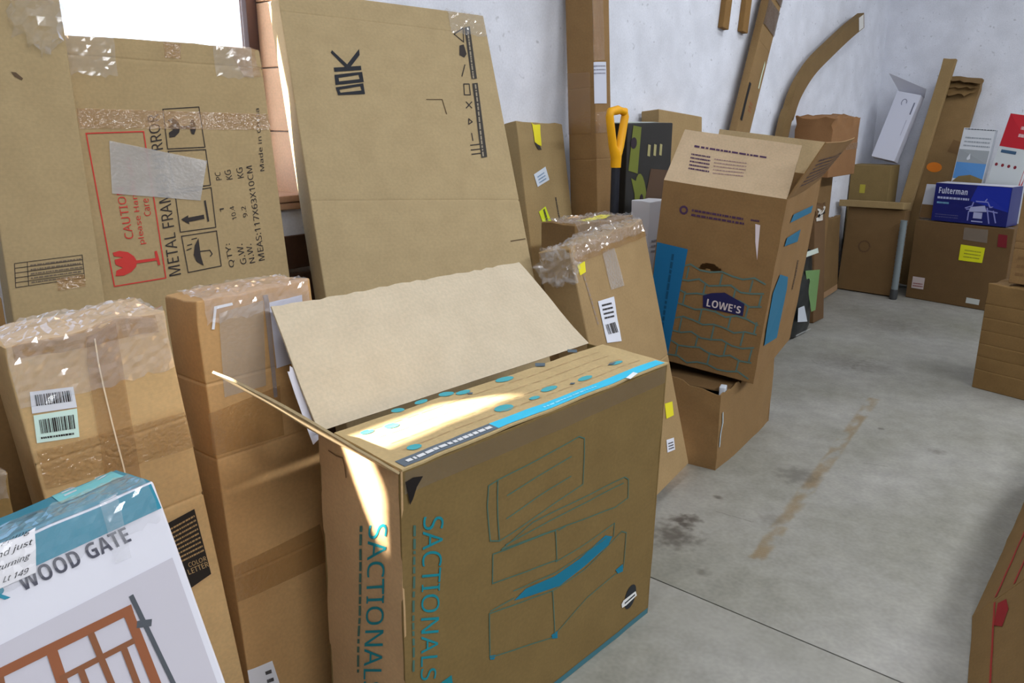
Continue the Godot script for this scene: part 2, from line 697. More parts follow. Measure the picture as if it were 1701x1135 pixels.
func look() -> void:
	var cam := Camera3D.new()
	cam.name = "camera"
	add_child(cam)
	cam.position = Vector3(0, 1.6, 0)
	cam.rotation_degrees = Vector3(-15.8, 40.9, 0)
	cam.fov = rad_to_deg(2.0 * atan(567.5 / 1335.0))
	cam.near = 0.05
	cam.current = true
	var env := Environment.new()
	env.background_mode = Environment.BG_SKY
	var sky := Sky.new()
	var sm := ProceduralSkyMaterial.new()
	sm.sky_top_color = Color(0.62, 0.74, 0.92)
	sm.sky_horizon_color = Color(0.90, 0.93, 0.97)
	sm.ground_bottom_color = Color(0.42, 0.41, 0.39)
	sm.ground_horizon_color = Color(0.70, 0.70, 0.69)
	sm.energy_multiplier = 3.2
	sky.sky_material = sm
	env.sky = sky
	env.tonemap_mode = Environment.TONE_MAPPER_LINEAR
	env.tonemap_exposure = 1.0
	env.sdfgi_enabled = true
	env.ssao_enabled = true
	env.ssil_enabled = true
	var we := WorldEnvironment.new()
	we.name = "environment"
	we.environment = env
	add_child(we)
	var sun := DirectionalLight3D.new()
	sun.name = "sun"
	add_child(sun)
	sun.look_at_from_position(Vector3.ZERO, Vector3(1.0, -1.7, -2.3), Vector3.UP)
	sun.light_color = Color(1.0, 0.965, 0.92)
	sun.light_energy = 30.0
	sun.light_angular_distance = 0.6
	sun.shadow_enabled = true

const XW := -2.68
const ZB := -8.6
const CEIL := 4.6

func strip_light(at: Vector3, energy: float) -> void:
	var t := thing("ceiling_light", "white twin tube strip light hanging from the ceiling", "light", at, 0, 0, 0, "strip lights along the ceiling")
	var st := start()
	add_box(st, Transform3D(Basis(), Vector3(0, 0.07, 0)), Vector3(0.34, 0.06, 2.5), 0.01)
	part(t, "housing", finish(st), flat(225, 225, 225, 0.4))
	var glow := StandardMaterial3D.new()
	glow.albedo_color = Color(0.9, 0.9, 0.9)
	glow.emission_enabled = true
	glow.emission = Color(0.96, 0.98, 1.0)
	glow.emission_energy_multiplier = 4.0
	for x in [-0.09, 0.09]:
		st = start()
		tube(st, [Vector3(x, 0.015, -1.18), Vector3(x, 0.015, 1.18)], [0.018, 0.018])
		part(t, "light_tube", finish(st), glow)
	for s in [-1, 1]:
		st = start()
		tube(st, [Vector3(0, 0.1, s * 0.9), Vector3(0, CEIL - at.y, s * 0.9)], [0.006, 0.006], 8)
		part(t, "hanging_rod", finish(st), flat(160, 160, 160, 0.4))
	var l := AreaLight3D.new()
	l.name = "tube_light"
	t.add_child(l)
	l.position = Vector3(0, -0.03, 0)
	l.rotation_degrees = Vector3(-90, 0, 0)
	l.area_size = Vector2(0.3, 2.4)
	l.light_color = Color(0.965, 0.98, 1.0)
	l.light_energy = energy
	l.area_range = 30.0
	l.shadow_enabled = true

func wall_piece(parent: Node3D, lo: Vector3, hi: Vector3, m: Material, called := "wall_section") -> void:
	var st := start()
	add_box(st, Transform3D(Basis(), (lo + hi) / 2), hi - lo, 0.0)
	part(parent, called, finish(st), m)

func room() -> void:
	var paint := StandardMaterial3D.new()
	paint.albedo_color = Color8(233, 236, 245)
	paint.albedo_texture = tex["wall"]
	paint.uv1_triplanar = true
	paint.uv1_world_triplanar = true
	paint.uv1_scale = Vector3(0.55, 0.55, 0.55)
	paint.roughness = 0.75
	mats["paint"] = paint
	var o := XW - 0.28
	# left wall: an opening for the tall window behind the cartons and an added high one for the sun patch
	var wl := structure("wall_left")
	wall_piece(wl, Vector3(o, 0, ZB - 0.28), Vector3(XW, CEIL, -1.877), paint)
	wall_piece(wl, Vector3(o, 0, -1.877), Vector3(XW, 1.25, -0.30), paint)
	wall_piece(wl, Vector3(o, 2.5, -1.877), Vector3(XW, CEIL, -0.30), paint)
	wall_piece(wl, Vector3(o, 0, -0.30), Vector3(XW, CEIL, 1.62), paint)
	wall_piece(wl, Vector3(o, 0, 1.62), Vector3(XW, 3.07, 2.88), paint)
	wall_piece(wl, Vector3(o, 3.70, 1.62), Vector3(XW, CEIL, 2.88), paint)
	wall_piece(wl, Vector3(o, 0, 2.88), Vector3(XW, CEIL, 5.0), paint)
	var wb := structure("wall_back")
	wall_piece(wb, Vector3(XW, 0, ZB - 0.28), Vector3(9.0, CEIL, ZB), paint)
	var wr := structure("wall_right")
	wall_piece(wr, Vector3(9.0, 0, ZB - 0.28), Vector3(9.28, CEIL, 5.28), paint)
	var wf := structure("wall_front")
	wall_piece(wf, Vector3(o, 0, 5.0), Vector3(9.0, CEIL, 5.28), paint)
	var ce := structure("ceiling")
	wall_piece(ce, Vector3(o, CEIL, ZB - 0.28), Vector3(9.28, CEIL + 0.2, 5.28), flat(205, 205, 203, 0.8), "ceiling_deck")
	# floor slabs with a saw cut between them
	var fl := structure("floor")
	var aisle := StandardMaterial3D.new()
	aisle.albedo_color = Color8(176, 174, 166)
	aisle.albedo_texture = tex["aisle"]
	aisle.roughness = 0.62
	var conc := StandardMaterial3D.new()
	conc.albedo_color = Color8(176, 174, 166)
	conc.albedo_texture = tex["concrete"]
	conc.uv1_triplanar = true
	conc.uv1_world_triplanar = true
	conc.uv1_scale = Vector3(0.21, 0.21, 0.21)
	conc.roughness = 0.62
	var a := AISLE
	var g := 0.003
	var st := start()
	var z1 := a.end.y - g
	var P := [[Vector3(a.position.x, 0, z1), Vector3(a.end.x, 0, z1)], [Vector3(a.position.x, 0, a.position.y), Vector3(a.end.x, 0, a.position.y)]]
	add_grid(st, P, [[Vector2(0, 1), Vector2(1, 1)], [Vector2(0, 0), Vector2(1, 0)]])
	var Pf := [[Vector3(a.position.x, -0.12, z1), Vector3(a.end.x, -0.12, z1)], [Vector3(a.position.x, 0, z1), Vector3(a.end.x, 0, z1)]]
	add_grid(st, Pf, [[Vector2(0, 1), Vector2(1, 1)], [Vector2(0, 0.98), Vector2(1, 0.98)]])
	part(fl, "concrete_slab", finish(st), aisle)
	wall_piece(fl, Vector3(a.end.x + g, -0.12, a.position.y), Vector3(9.0, 0, a.end.y - g), conc, "concrete_slab")
	wall_piece(fl, Vector3(o, -0.12, a.end.y + g), Vector3(9.0, 0, 5.0), conc, "concrete_slab")
	wall_piece(fl, Vector3(o - 0.3, -0.32, ZB - 0.3), Vector3(9.3, -0.12, 5.3), flat(60, 58, 56, 0.9), "concrete_slab")
	# window behind the cartons: timber lining of short boards, dark steel frame, panes, sill
	var glass := clear_sheet(255, 255, 255, 0.04, 0.03)
	var w1 := structure("window_1", "tall bright window in the white wall above the cartons")
	var timber := kraft(226, 190, 160, 1, 0.6)
	var dark := flat(70, 52, 50, 0.5)
	for k in 5:
		var y := 1.30 + k * 0.237
		st = start()
		add_box(st, Transform3D(Basis(), Vector3(XW - 0.14, y + 0.117, -1.868)), Vector3(0.275, 0.233, 0.018), 0.004)
		part(w1, "lining_board", finish(st), timber)
	for k in 2:
		st = start()
		add_box(st, Transform3D(Basis(), Vector3(XW - 0.13 + 0.03 * k, 1.262 + 0.028 * k, -1.08)), Vector3(0.30 - 0.05 * k, 0.026, 1.58), 0.005)
		part(w1, "sill_board", finish(st), kraft(214, 172, 140, 1, 0.6))
	for z in [-1.835, -1.08, -0.325]:
		st = start()
		add_box(st, Transform3D(Basis(), Vector3(o + 0.035, 1.905, z)), Vector3(0.05, 1.18, 0.045), 0.003)
		part(w1, "window_frame", finish(st), dark)
	for y in [1.33, 2.475]:
		st = start()
		add_box(st, Transform3D(Basis(), Vector3(o + 0.035, y, -1.08)), Vector3(0.05, 0.05, 1.52), 0.003)
		part(w1, "window_frame", finish(st), dark)
	for z in [-1.458, -0.702]:
		st = start()
		add_box(st, Transform3D(Basis(), Vector3(o + 0.035, 1.90, z)), Vector3(0.004, 1.09, 0.70), 0.0)
		part(w1, "pane", finish(st), glass)
	var w2 := structure("added_window_2", "small high window added out of view to let in the sun patch")  # unseen window, placed and sized so the sun patch falls through it
	for z in [1.635, 2.865]:
		st = start()
		add_box(st, Transform3D(Basis(), Vector3(o + 0.035, 3.385, z)), Vector3(0.05, 0.62, 0.03), 0.003)
		part(w2, "window_frame", finish(st), dark)
	for y in [3.085, 3.685]:
		st = start()
		add_box(st, Transform3D(Basis(), Vector3(o + 0.035, y, 2.25)), Vector3(0.05, 0.03, 1.2), 0.003)
		part(w2, "window_frame", finish(st), dark)
	st = start()
	add_box(st, Transform3D(Basis(), Vector3(o + 0.035, 3.385, 2.25)), Vector3(0.004, 0.58, 1.2), 0.0)
	part(w2, "pane", finish(st), glass)
	var cr := thing("slatted_crate", "dark brown slatted crate side standing under the window sill", "crate", Vector3(-2.62, 0, -1.84), 90)
	for k in 8:
		st = start()
		add_box(st, Transform3D(Basis(), Vector3(0, 0.08 + k * 0.145, 0)), Vector3(0.72, 0.125, 0.018), 0.004)
		part(cr, "slat", finish(st), kraft(78, 52, 36, 1, 0.7))
	for x in [-0.32, 0.32]:
		st = start()
		add_box(st, Transform3D(Basis(), Vector3(x, 0.59, -0.022)), Vector3(0.07, 1.17, 0.025), 0.004)
		part(cr, "post", finish(st), kraft(70, 48, 34, 0, 0.7))
	# an unseen pier added outside: it keeps the low sun off most of the window lining
	var nb := thing("added_pier", "square pale pier added out of view to keep the sun off the window lining", "pier", Vector3(-4.35, -0.12, 1.5))
	st = start()
	add_box(st, Transform3D(Basis(), Vector3(0, 2.1, 0)), Vector3(0.5, 4.2, 1.2), 0.02)
	part(nb, "shaft", finish(st), flat(196, 194, 188, 0.8))
	st = start()
	add_box(st, Transform3D(Basis(), Vector3(0, 4.24, 0)), Vector3(0.56, 0.08, 1.26), 0.015)
	part(nb, "cap", finish(st), flat(186, 184, 178, 0.8))
	var yard := structure("ground_outside")
	wall_piece(yard, Vector3(-30, -0.32, -25), Vector3(o - 0.3, -0.12, 25), flat(120, 118, 112, 0.9), "yard_slab")
	for z in [-6.4, -2.9, 0.6]:
		strip_light(Vector3(2.6, 4.1, z), 15.5)
	for z in [-5.2, -1.2]:
		strip_light(Vector3(-0.95, 4.1, z), 3.4)

func put(b: Array, called: String, label: String, category: String, group := "") -> Node3D:
	return thing(called, label, category, b[0], b[1], b[2], b[3], group)

func near_boxes() -> void:
	var black := flat(38, 36, 38, 0.6)
	var print_dark := flat(52, 46, 44, 0.8)
	var red := flat(196, 58, 52, 0.8)
	var white := flat(226, 226, 232, 0.6)
	var tape := clear_sheet(178, 132, 76, 0.34, 0.16, 0.10)
	var tape_pale := clear_sheet(182, 178, 174, 0.55, 0.24, 0.015)
	var film := clear_sheet(236, 236, 240, 0.10, 0.1)
	# -- tall carton at the very left
	var b = [Vector3(-2.063, 0.020, -0.700), 83.0, -15.1, -3.4, Vector3(0.226, 2.208, 0.100)]
	var t := put(b, "tall_carton", "tall narrow brown carton with a printed table, leaning on the window wall", "box")
	var c := carton(t, "body", b[4], kraft(181, 158, 117, 0), {"bulge": 0.004, "seed": 3.0})
	var q: Array = [Vector2(0.0170,1.1688),Vector2(0.1819,1.1820),Vector2(0.1845,1.2448),Vector2(0.0227,1.2315)]
	var polys := []
	for i in 6:
		polys.append([qmix(q, 0, i / 5.0), qmix(q, 1, i / 5.0)])
	for x in [0.0, 0.18, 1.0]:
		polys.append([qmix(q, x, 0), qmix(q, x, 1)])
	ink_lines(c, "front", "printed_table", polys, 0.0016, print_dark)
	fine_print(c, "front", [qmix(q, 0.22, 0.05), qmix(q, 0.98, 0.05), qmix(q, 0.98, 0.95), qmix(q, 0.22, 0.95)], 5, flat(110, 96, 80, 0.8), 0.4)
	sticker(c, "front", "tape_strip", [Vector2(0.1128,1.1513),Vector2(0.1817,1.1588),Vector2(0.1833,1.1918),Vector2(0.1129,1.1838)], tape, 0.003)
	ink_fill(c, "front", "dark_hook_mark", [[Vector2(0.0817,1.7343),Vector2(0.0926,1.7337),Vector2(0.1073,1.7191),Vector2(0.1038,1.7141),Vector2(0.0883,1.7222)]], flat(92, 74, 56, 0.9))  # small hook-shaped hole drawn as a flat dark mark
	var lp: Array = [Vector2(0.1619,1.8949)]
	film_lump(t, "film_wrap", cp(c, "front", lp[0].x, lp[0].y) + Vector3(0, 0, -0.02), Vector3(0.15, 0.19, 0.14), film, 0.3)
	# -- mirror carton
	b = [Vector3(-2.155, 0.018, -1.154), 77.7, -13.6, -1.9, Vector3(0.575, 1.842, 0.080)]
	t = put(b, "mirror_carton", "flat brown carton printed METAL FRAMED MIRROR in front of the window", "box")
	c = carton(t, "body", b[4], kraft(183, 159, 117, 1), {"bulge": 0.004, "seed": 9.0, "crush": 0.008, "crush_h": 0.1, "creases": {"front": [1.78]}})
	ink_lines(c, "front", "warning_frame", [[Vector2(0.0223,1.5540),Vector2(0.1791,1.5624),Vector2(0.1831,1.1179),Vector2(0.0377,1.1052),Vector2(0.0223,1.5540)]], 0.0035, red)
	lettering(c, "front", "CAUTION", [Vector2(0.1093,1.2438),Vector2(0.1012,1.3952),Vector2(0.0796,1.3938),Vector2(0.0856,1.2415)], red, sans)
	lettering(c, "front", "please Handle with", [Vector2(0.1423,1.2255),Vector2(0.1365,1.4845),Vector2(0.1179,1.4827),Vector2(0.1216,1.2232)], red, sans)
	lettering(c, "front", "Care", [Vector2(0.1674,1.3101),Vector2(0.1657,1.3612),Vector2(0.1468,1.3599),Vector2(0.1482,1.3072)], red, sans)
	ink_each(c, "front", "fragile_glass_symbol", [[Vector2(0.0461,1.2046),Vector2(0.0647,1.2087),Vector2(0.0872,1.2036),Vector2(0.1021,1.1900),Vector2(0.1085,1.1750),Vector2(0.1046,1.1590),Vector2(0.0892,1.1439),Vector2(0.0680,1.1348),Vector2(0.0450,1.1350),Vector2(0.0488,1.1508),Vector2(0.0678,1.1582),Vector2(0.0495,1.1686),Vector2(0.0482,1.1830),Vector2(0.0719,1.1885),Vector2(0.0480,1.1937)], [Vector2(0.1070,1.1770),Vector2(0.1620,1.1803),Vector2(0.1613,1.2006),Vector2(0.1684,1.2020),Vector2(0.1730,1.1593),Vector2(0.1659,1.1580),Vector2(0.1644,1.1728),Vector2(0.1075,1.1679)]], red)
	lettering(c, "front", "METAL FRAMED MIRROR", [Vector2(0.2283,1.1252),Vector2(0.2278,1.6182),Vector2(0.1959,1.6117),Vector2(0.1940,1.1206)], print_dark, sans)
	lines_each(c, "front", "symbol_frame", [[Vector2(0.2435,1.6315),Vector2(0.3526,1.6430),Vector2(0.3540,1.5171),Vector2(0.2413,1.5105),Vector2(0.2435,1.6315)], [Vector2(0.2420,1.5031),Vector2(0.3548,1.5095),Vector2(0.3546,1.3978),Vector2(0.2420,1.3850),Vector2(0.2420,1.5031)], [Vector2(0.2440,1.3739),Vector2(0.3554,1.3902),Vector2(0.3533,1.2646),Vector2(0.2440,1.2549),Vector2(0.2440,1.3739)], [Vector2(0.2458,1.2418),Vector2(0.3537,1.2531),Vector2(0.3537,1.1419),Vector2(0.2504,1.1291),Vector2(0.2458,1.2418)]], 0.0028, print_dark)
	ink_each(c, "front", "handling_symbol", [[Vector2(0.2514,1.5988),Vector2(0.2698,1.6049),Vector2(0.2844,1.5942),Vector2(0.2875,1.5777),Vector2(0.2817,1.5609),Vector2(0.2675,1.5477),Vector2(0.2513,1.5455),Vector2(0.2515,1.5603),Vector2(0.2651,1.5698),Vector2(0.2519,1.5768),Vector2(0.2658,1.5882)], [Vector2(0.2862,1.5813),Vector2(0.3154,1.5839),Vector2(0.3208,1.5971),Vector2(0.3289,1.6029),Vector2(0.3344,1.5900),Vector2(0.3337,1.5713),Vector2(0.3262,1.5561),Vector2(0.3191,1.5579),Vector2(0.3159,1.5746),Vector2(0.2870,1.5739)], [Vector2(0.2510,1.2937),Vector2(0.2742,1.3059),Vector2(0.2732,1.2984),Vector2(0.3217,1.3059),Vector2(0.3218,1.2926),Vector2(0.2733,1.2853),Vector2(0.2741,1.2778)], [Vector2(0.3276,1.3492),Vector2(0.3333,1.3509),Vector2(0.3355,1.2844),Vector2(0.3297,1.2828)], [Vector2(0.2738,1.1819),Vector2(0.2815,1.2116),Vector2(0.2954,1.2334),Vector2(0.2954,1.2069),Vector2(0.2953,1.1785),Vector2(0.3001,1.1460),Vector2(0.2801,1.1607)]], print_dark)
	lines_each(c, "front", "handling_symbol", [[Vector2(0.2952,1.1918),Vector2(0.3251,1.1937),Vector2(0.3309,1.1818),Vector2(0.3243,1.1746)], [Vector2(0.2599,1.2129),Vector2(0.2729,1.2158)], [Vector2(0.2561,1.1981),Vector2(0.2694,1.2029)], [Vector2(0.2750,1.2308),Vector2(0.2899,1.2337)]], 0.003, print_dark)
	for r in [["QTY:", [Vector2(0.3988,1.1365),Vector2(0.3937,1.2124),Vector2(0.3742,1.2097),Vector2(0.3792,1.1341)]], ["G.W.", [Vector2(0.4367,1.1434),Vector2(0.4299,1.2083),Vector2(0.4101,1.2056),Vector2(0.4168,1.1410)]], ["N.W.", [Vector2(0.4646,1.1453),Vector2(0.4590,1.2066),Vector2(0.4410,1.2037),Vector2(0.4464,1.1427)]], ["1", [Vector2(0.3863,1.3130),Vector2(0.3860,1.3245),Vector2(0.3726,1.3230),Vector2(0.3729,1.3115)]], ["PC", [Vector2(0.3925,1.4144),Vector2(0.3902,1.4393),Vector2(0.3730,1.4375),Vector2(0.3753,1.4127)]], ["10.4", [Vector2(0.4233,1.2884),Vector2(0.4194,1.3311),Vector2(0.4055,1.3277),Vector2(0.4093,1.2851)]], ["KG", [Vector2(0.4271,1.4158),Vector2(0.4236,1.4467),Vector2(0.4040,1.4430),Vector2(0.4077,1.4142)]], ["9.2", [Vector2(0.4592,1.2947),Vector2(0.4561,1.3299),Vector2(0.4420,1.3265),Vector2(0.4450,1.2913)]], ["KG", [Vector2(0.4646,1.4212),Vector2(0.4633,1.4542),Vector2(0.4433,1.4504),Vector2(0.4447,1.4175)]], ["MEAS:117X63X10CM", [Vector2(0.4973,1.1508),Vector2(0.4955,1.4599),Vector2(0.4772,1.4561),Vector2(0.4769,1.1483)]], ["Made in China", [Vector2(0.5350,1.4420),Vector2(0.5448,1.6464),Vector2(0.5305,1.6440),Vector2(0.5207,1.4402)]]]:
		lettering(c, "front", r[0], r[1], print_dark, sans)
	sticker(c, "front", "clear_patch", [Vector2(0.0677,1.3781),Vector2(0.3166,1.3495),Vector2(0.3537,1.4736),Vector2(0.0804,1.5339)], tape_pale, 0.003, "grey translucent plastic patch")
	sticker(c, "front", "tape_strip", [Vector2(0.0068,1.5676),Vector2(0.5756,1.5766),Vector2(0.5745,1.6278),Vector2(0.0068,1.6264)], tape, 0.0024)
	sticker(c, "front", "tape_strip", [Vector2(0.2704,1.7919),Vector2(0.3198,1.7900),Vector2(0.3252,1.8568),Vector2(0.2740,1.8578)], tape, 0.0024)
	sticker(c, "front", "tape_strip", [Vector2(0.5088,1.7458),Vector2(0.5810,1.7501),Vector2(0.5859,1.8601),Vector2(0.4596,1.8534)], tape, 0.0024)
	film_over_edge(c, "film_wrap", 0.0, 0.13, 0.04, 0.12, 0.004, film)
	film_over_edge(c, "film_wrap", 0.42, 0.54, 0.04, 0.10, 0.004, film)
	# -- ODK carton
	b = [Vector3(-1.678, 0.048, -1.783), 73.7, -25.3, -3.2, Vector3(0.826, 2.137, 0.117)]
	t = put(b, "furniture_carton", "large flat brown carton with a black ODK logo leaning on the white wall", "box")
	c = carton(t, "body", b[4], kraft(184, 162, 122, 2), {"bulge": 0.005, "seed": 21.0, "creases": {"front": [1.36, 2.05]}})
	var logo := []
	var o_ring := [[Vector2(0.1538,1.7757),Vector2(0.2604,1.7998),Vector2(0.2602,1.7582),Vector2(0.1578,1.7466)], [Vector2(0.1656,1.7675),Vector2(0.2470,1.7872),Vector2(0.2488,1.7712),Vector2(0.1682,1.7563)]]
	var d_ring := [[Vector2(0.1571,1.8236),Vector2(0.2634,1.8440),Vector2(0.2635,1.8046),Vector2(0.1552,1.7848)], [Vector2(0.1708,1.8133),Vector2(0.2475,1.8311),Vector2(0.2494,1.8151),Vector2(0.1708,1.7997)]]
	for ring in [o_ring, d_ring]:
		for k in 4:
			var a0: Vector2 = ring[0][k]
			var a1: Vector2 = ring[0][(k + 1) % 4]
			var b0: Vector2 = ring[1][k]
			var b1: Vector2 = ring[1][(k + 1) % 4]
			logo.append([a0, a1, b1, b0])
	logo.append([Vector2(0.1594,1.8511),Vector2(0.2627,1.8672),Vector2(0.2622,1.8509),Vector2(0.1590,1.8351)])
	logo.append([Vector2(0.2024,1.8572),Vector2(0.1575,1.9081),Vector2(0.1635,1.9179),Vector2(0.2206,1.8588)])
	logo.append([Vector2(0.1998,1.8547),Vector2(0.2669,1.9329),Vector2(0.2653,1.9094),Vector2(0.2202,1.8565)])
	ink_each(c, "front", "printed_logo", logo, flat(34, 36, 42, 0.8))
	ink_each(c, "front", "printed_bar", [[Vector2(0.7251,2.0710),Vector2(0.7510,2.0792),Vector2(0.7381,1.8567),Vector2(0.7131,1.8522)], [Vector2(0.7122,1.8346),Vector2(0.7372,1.8391),Vector2(0.7169,1.5333),Vector2(0.6893,1.5278)]], flat(58, 54, 50, 0.8))
	fine_print(c, "front", [Vector2(0.7272,1.8559),Vector2(0.7438,2.0706),Vector2(0.7328,2.0694),Vector2(0.7164,1.8550)], 1, flat(150, 138, 118, 0.8), 0.7, 0.003)
	fine_print(c, "front", [Vector2(0.7041,1.5354),Vector2(0.7302,1.8310),Vector2(0.7193,1.8302),Vector2(0.6930,1.5327)], 1, flat(150, 138, 118, 0.8), 0.7, 0.003)
	lines_each(c, "front", "handling_symbol", [[Vector2(0.6733,2.0371),Vector2(0.7191,2.0678),Vector2(0.7099,2.0082),Vector2(0.6733,2.0371)], [Vector2(0.6958,1.9109),Vector2(0.6727,1.8614)], [Vector2(0.6741,1.8292),Vector2(0.6982,1.8310),Vector2(0.6944,1.7860),Vector2(0.6678,1.7841),Vector2(0.6741,1.8292)], [Vector2(0.6697,1.7546),Vector2(0.6886,1.7311)], [Vector2(0.6937,1.7561),Vector2(0.6647,1.7296)], [Vector2(0.6663,1.6855),Vector2(0.6797,1.6739),Vector2(0.6618,1.6632),Vector2(0.6663,1.6855)], [Vector2(0.6675,1.6269),Vector2(0.6668,1.5976)], [Vector2(0.6524,1.5776),Vector2(0.6929,1.5839)], [Vector2(0.6510,1.5582),Vector2(0.6915,1.5643)], [Vector2(0.6502,1.5412),Vector2(0.6907,1.5473)]], 0.004, print_dark)
	ink_each(c, "front", "handling_symbol", [[Vector2(0.6879,1.9907),Vector2(0.7078,1.9979),Vector2(0.7131,1.9579),Vector2(0.6992,1.9414),Vector2(0.6797,1.9496)]], print_dark)
	ink_lines(c, "front", "torn_cut", [[Vector2(0.5014,1.7534),Vector2(0.5673,1.7577),Vector2(0.5739,1.7000)]], 0.004, flat(96, 78, 56, 0.9))
	ink_lines(c, "front", "torn_cut", [[Vector2(0.7495,1.1953),Vector2(0.8162,1.2030)]], 0.004, flat(96, 78, 56, 0.9))
	film_over_edge(c, "film_wrap", 0.66, 0.82, 0.10, 0.10, 0.012, film)
	# -- film wrapped carton with barcodes
	b = [Vector3(-1.710, 0.015, -0.721), 83.1, -1.5, 4.7, Vector3(0.304, 1.180, 0.186)]
	t = put(b, "wrapped_carton", "film-wrapped tan carton with two barcode labels and a black text label", "box")
	c = carton(t, "body", b[4], kraft(222, 184, 130, 0, 0.6), {"bulge": 0.006, "seed": 31.0, "crush": 0.012, "crush_h": 0.1, "creases": {"front": [0.74, 0.93]}})
	sticker(c, "front", "barcode_label", [Vector2(0.0198,1.0354),Vector2(0.0979,1.0230),Vector2(0.1010,1.0663),Vector2(0.0259,1.0789)], white, 0.002, "white barcode label")
	sticker(c, "front", "barcode_label", [Vector2(0.0140,0.9744),Vector2(0.0884,0.9614),Vector2(0.0973,1.0206),Vector2(0.0210,1.0312)], flat(214, 238, 226, 0.6), 0.002, "white barcode label with a green rim")
	barcode(c, "front", [Vector2(0.0303,1.0484),Vector2(0.0923,1.0380),Vector2(0.0941,1.0608),Vector2(0.0323,1.0705)], print_dark, 24, 0.003)
	barcode(c, "front", [Vector2(0.0254,0.9910),Vector2(0.0850,0.9813),Vector2(0.0883,1.0105),Vector2(0.0279,1.0198)], print_dark, 24, 0.003)
	fine_print(c, "front", [Vector2(0.0226,0.9790),Vector2(0.0798,0.9685),Vector2(0.0805,0.9763),Vector2(0.0233,0.9866)], 1, print_dark, 0.6, 0.003)
	sticker(c, "front", "tape_strip", [Vector2(0.1100,0.8004),Vector2(0.1793,0.7996),Vector2(0.2052,1.1679),Vector2(0.1401,1.1647)], tape, 0.0030, "", 0.003)
	sticker(c, "front", "tape_strip", [Vector2(0.0074,0.8763),Vector2(0.3048,0.8569),Vector2(0.2981,0.9439),Vector2(0.0097,0.9604)], clear_sheet(186, 142, 84, 0.30, 0.09, 0.3), 0.0040, "", 0.004)
	sticker(c, "front", "tape_strip", [Vector2(0.0137,1.1457),Vector2(0.2837,1.1367),Vector2(0.2854,1.1801),Vector2(0.0137,1.1796)], tape, 0.0034, "", 0.004)
	ink_lines(c, "front", "tape_seam", [[Vector2(0.1560,1.1553),Vector2(0.1560,1.1039),Vector2(0.1538,1.0522),Vector2(0.1526,0.9721),Vector2(0.1531,0.8749),Vector2(0.1519,0.7895)]], 0.003, flat(226, 206, 176, 0.4), 0.0055)
	sticker(c, "front", "text_label", [Vector2(0.1923,0.5219),Vector2(0.2805,0.5388),Vector2(0.2756,0.7129),Vector2(0.1871,0.7025)], flat(40, 34, 30, 0.5), 0.002, "black label with tan lettering")
	fine_print(c, "front", [Vector2(0.2084,0.5996),Vector2(0.2756,0.6012),Vector2(0.2723,0.7036),Vector2(0.1985,0.6942)], 9, flat(176, 144, 100, 0.7), 0.45, 0.003)
	lettering(c, "front", "COLOR", [Vector2(0.2350,0.5814),Vector2(0.2768,0.5781),Vector2(0.2762,0.5897),Vector2(0.2345,0.5928)], flat(196, 164, 116, 0.7), sans, 0.003)
	lettering(c, "front", "LETTER", [Vector2(0.2314,0.5640),Vector2(0.2791,0.5608),Vector2(0.2775,0.5745),Vector2(0.2300,0.5775)], flat(196, 164, 116, 0.7), sans, 0.003)
	film_over_edge(c, "film_wrap", 0.0, 0.30, 0.16, 0.13, 0.010, clear_sheet(236, 234, 240, 0.15, 0.08))
	# -- second taped carton
	b = [Vector3(-1.747, 0.007, -1.055), 87.7, -2.5, 0.9, Vector3(0.313, 1.182, 0.160)]
	t = put(b, "taped_carton", "tall tan carton with pale label remnants, beside the film-wrapped carton", "box")
	c = carton(t, "body", b[4], kraft(208, 164, 110, 1, 0.62), {"bulge": 0.004, "seed": 41.0, "crush": 0.008, "crush_h": 0.08, "creases": {"front": [0.47, 0.79, 0.98], "left": [0.79, 0.98]}})
	sticker(c, "front", "tape_strip", [Vector2(-0.0165,0.8026),Vector2(0.1821,0.7986),Vector2(0.1855,0.9307),Vector2(-0.0131,0.9085)], tape, 0.003, "", 0.003)
	sticker(c, "front", "tape_strip", [Vector2(0.0009,0.4027),Vector2(0.2719,0.4000),Vector2(0.2566,0.5164),Vector2(0.0036,0.5037)], tape, 0.003, "", 0.003)
	sticker(c, "front", "clear_patch", [Vector2(0.0400,0.9388),Vector2(0.1495,0.9402),Vector2(0.1717,1.1539),Vector2(0.0542,1.1434)], clear_sheet(196, 190, 178, 0.34, 0.22, 0.05), 0.003, "pale translucent film patch")
	sticker(c, "front", "paper_label", [Vector2(0.1846,0.9754),Vector2(0.2798,0.9780),Vector2(0.2798,1.1499),Vector2(0.1869,1.1450)], flat(206, 206, 220, 0.5), 0.0025, "white paper pouch")
	ink_lines(c, "front", "label_remnant", [[Vector2(0.0360,1.1108),Vector2(0.0473,1.1577),Vector2(0.0898,1.1585)]], 0.007, white, 0.004)
	sticker(c, "front", "tape_seam", [Vector2(0.1649,0.9043),Vector2(0.1752,0.9047),Vector2(0.1865,1.1663),Vector2(0.1717,1.1659)], clear_sheet(150, 150, 156, 0.5, 0.12, 0.05), 0.006)
	sticker(c, "front", "paper_label", [Vector2(0.0011,0.0979),Vector2(0.0875,0.0730),Vector2(0.0687,0.1932),Vector2(-0.0002,0.2015)], white, 0.003, "white label near the foot of the carton")
	fine_print(c, "front", [Vector2(0.0482,0.1064),Vector2(0.0692,0.1012),Vector2(0.0617,0.1806),Vector2(0.0442,0.1832)], 3, print_dark, 0.5, 0.004)
	film_over_edge(c, "film_wrap", 0.02, 0.30, 0.14, 0.06, 0.008, clear_sheet(236, 234, 240, 0.15, 0.08))
	# -- gate carton
	b = [Vector3(-1.204, 0.061, -0.308), 85.9, -12.3, 7.0, Vector3(0.701, 0.899, 0.184)]
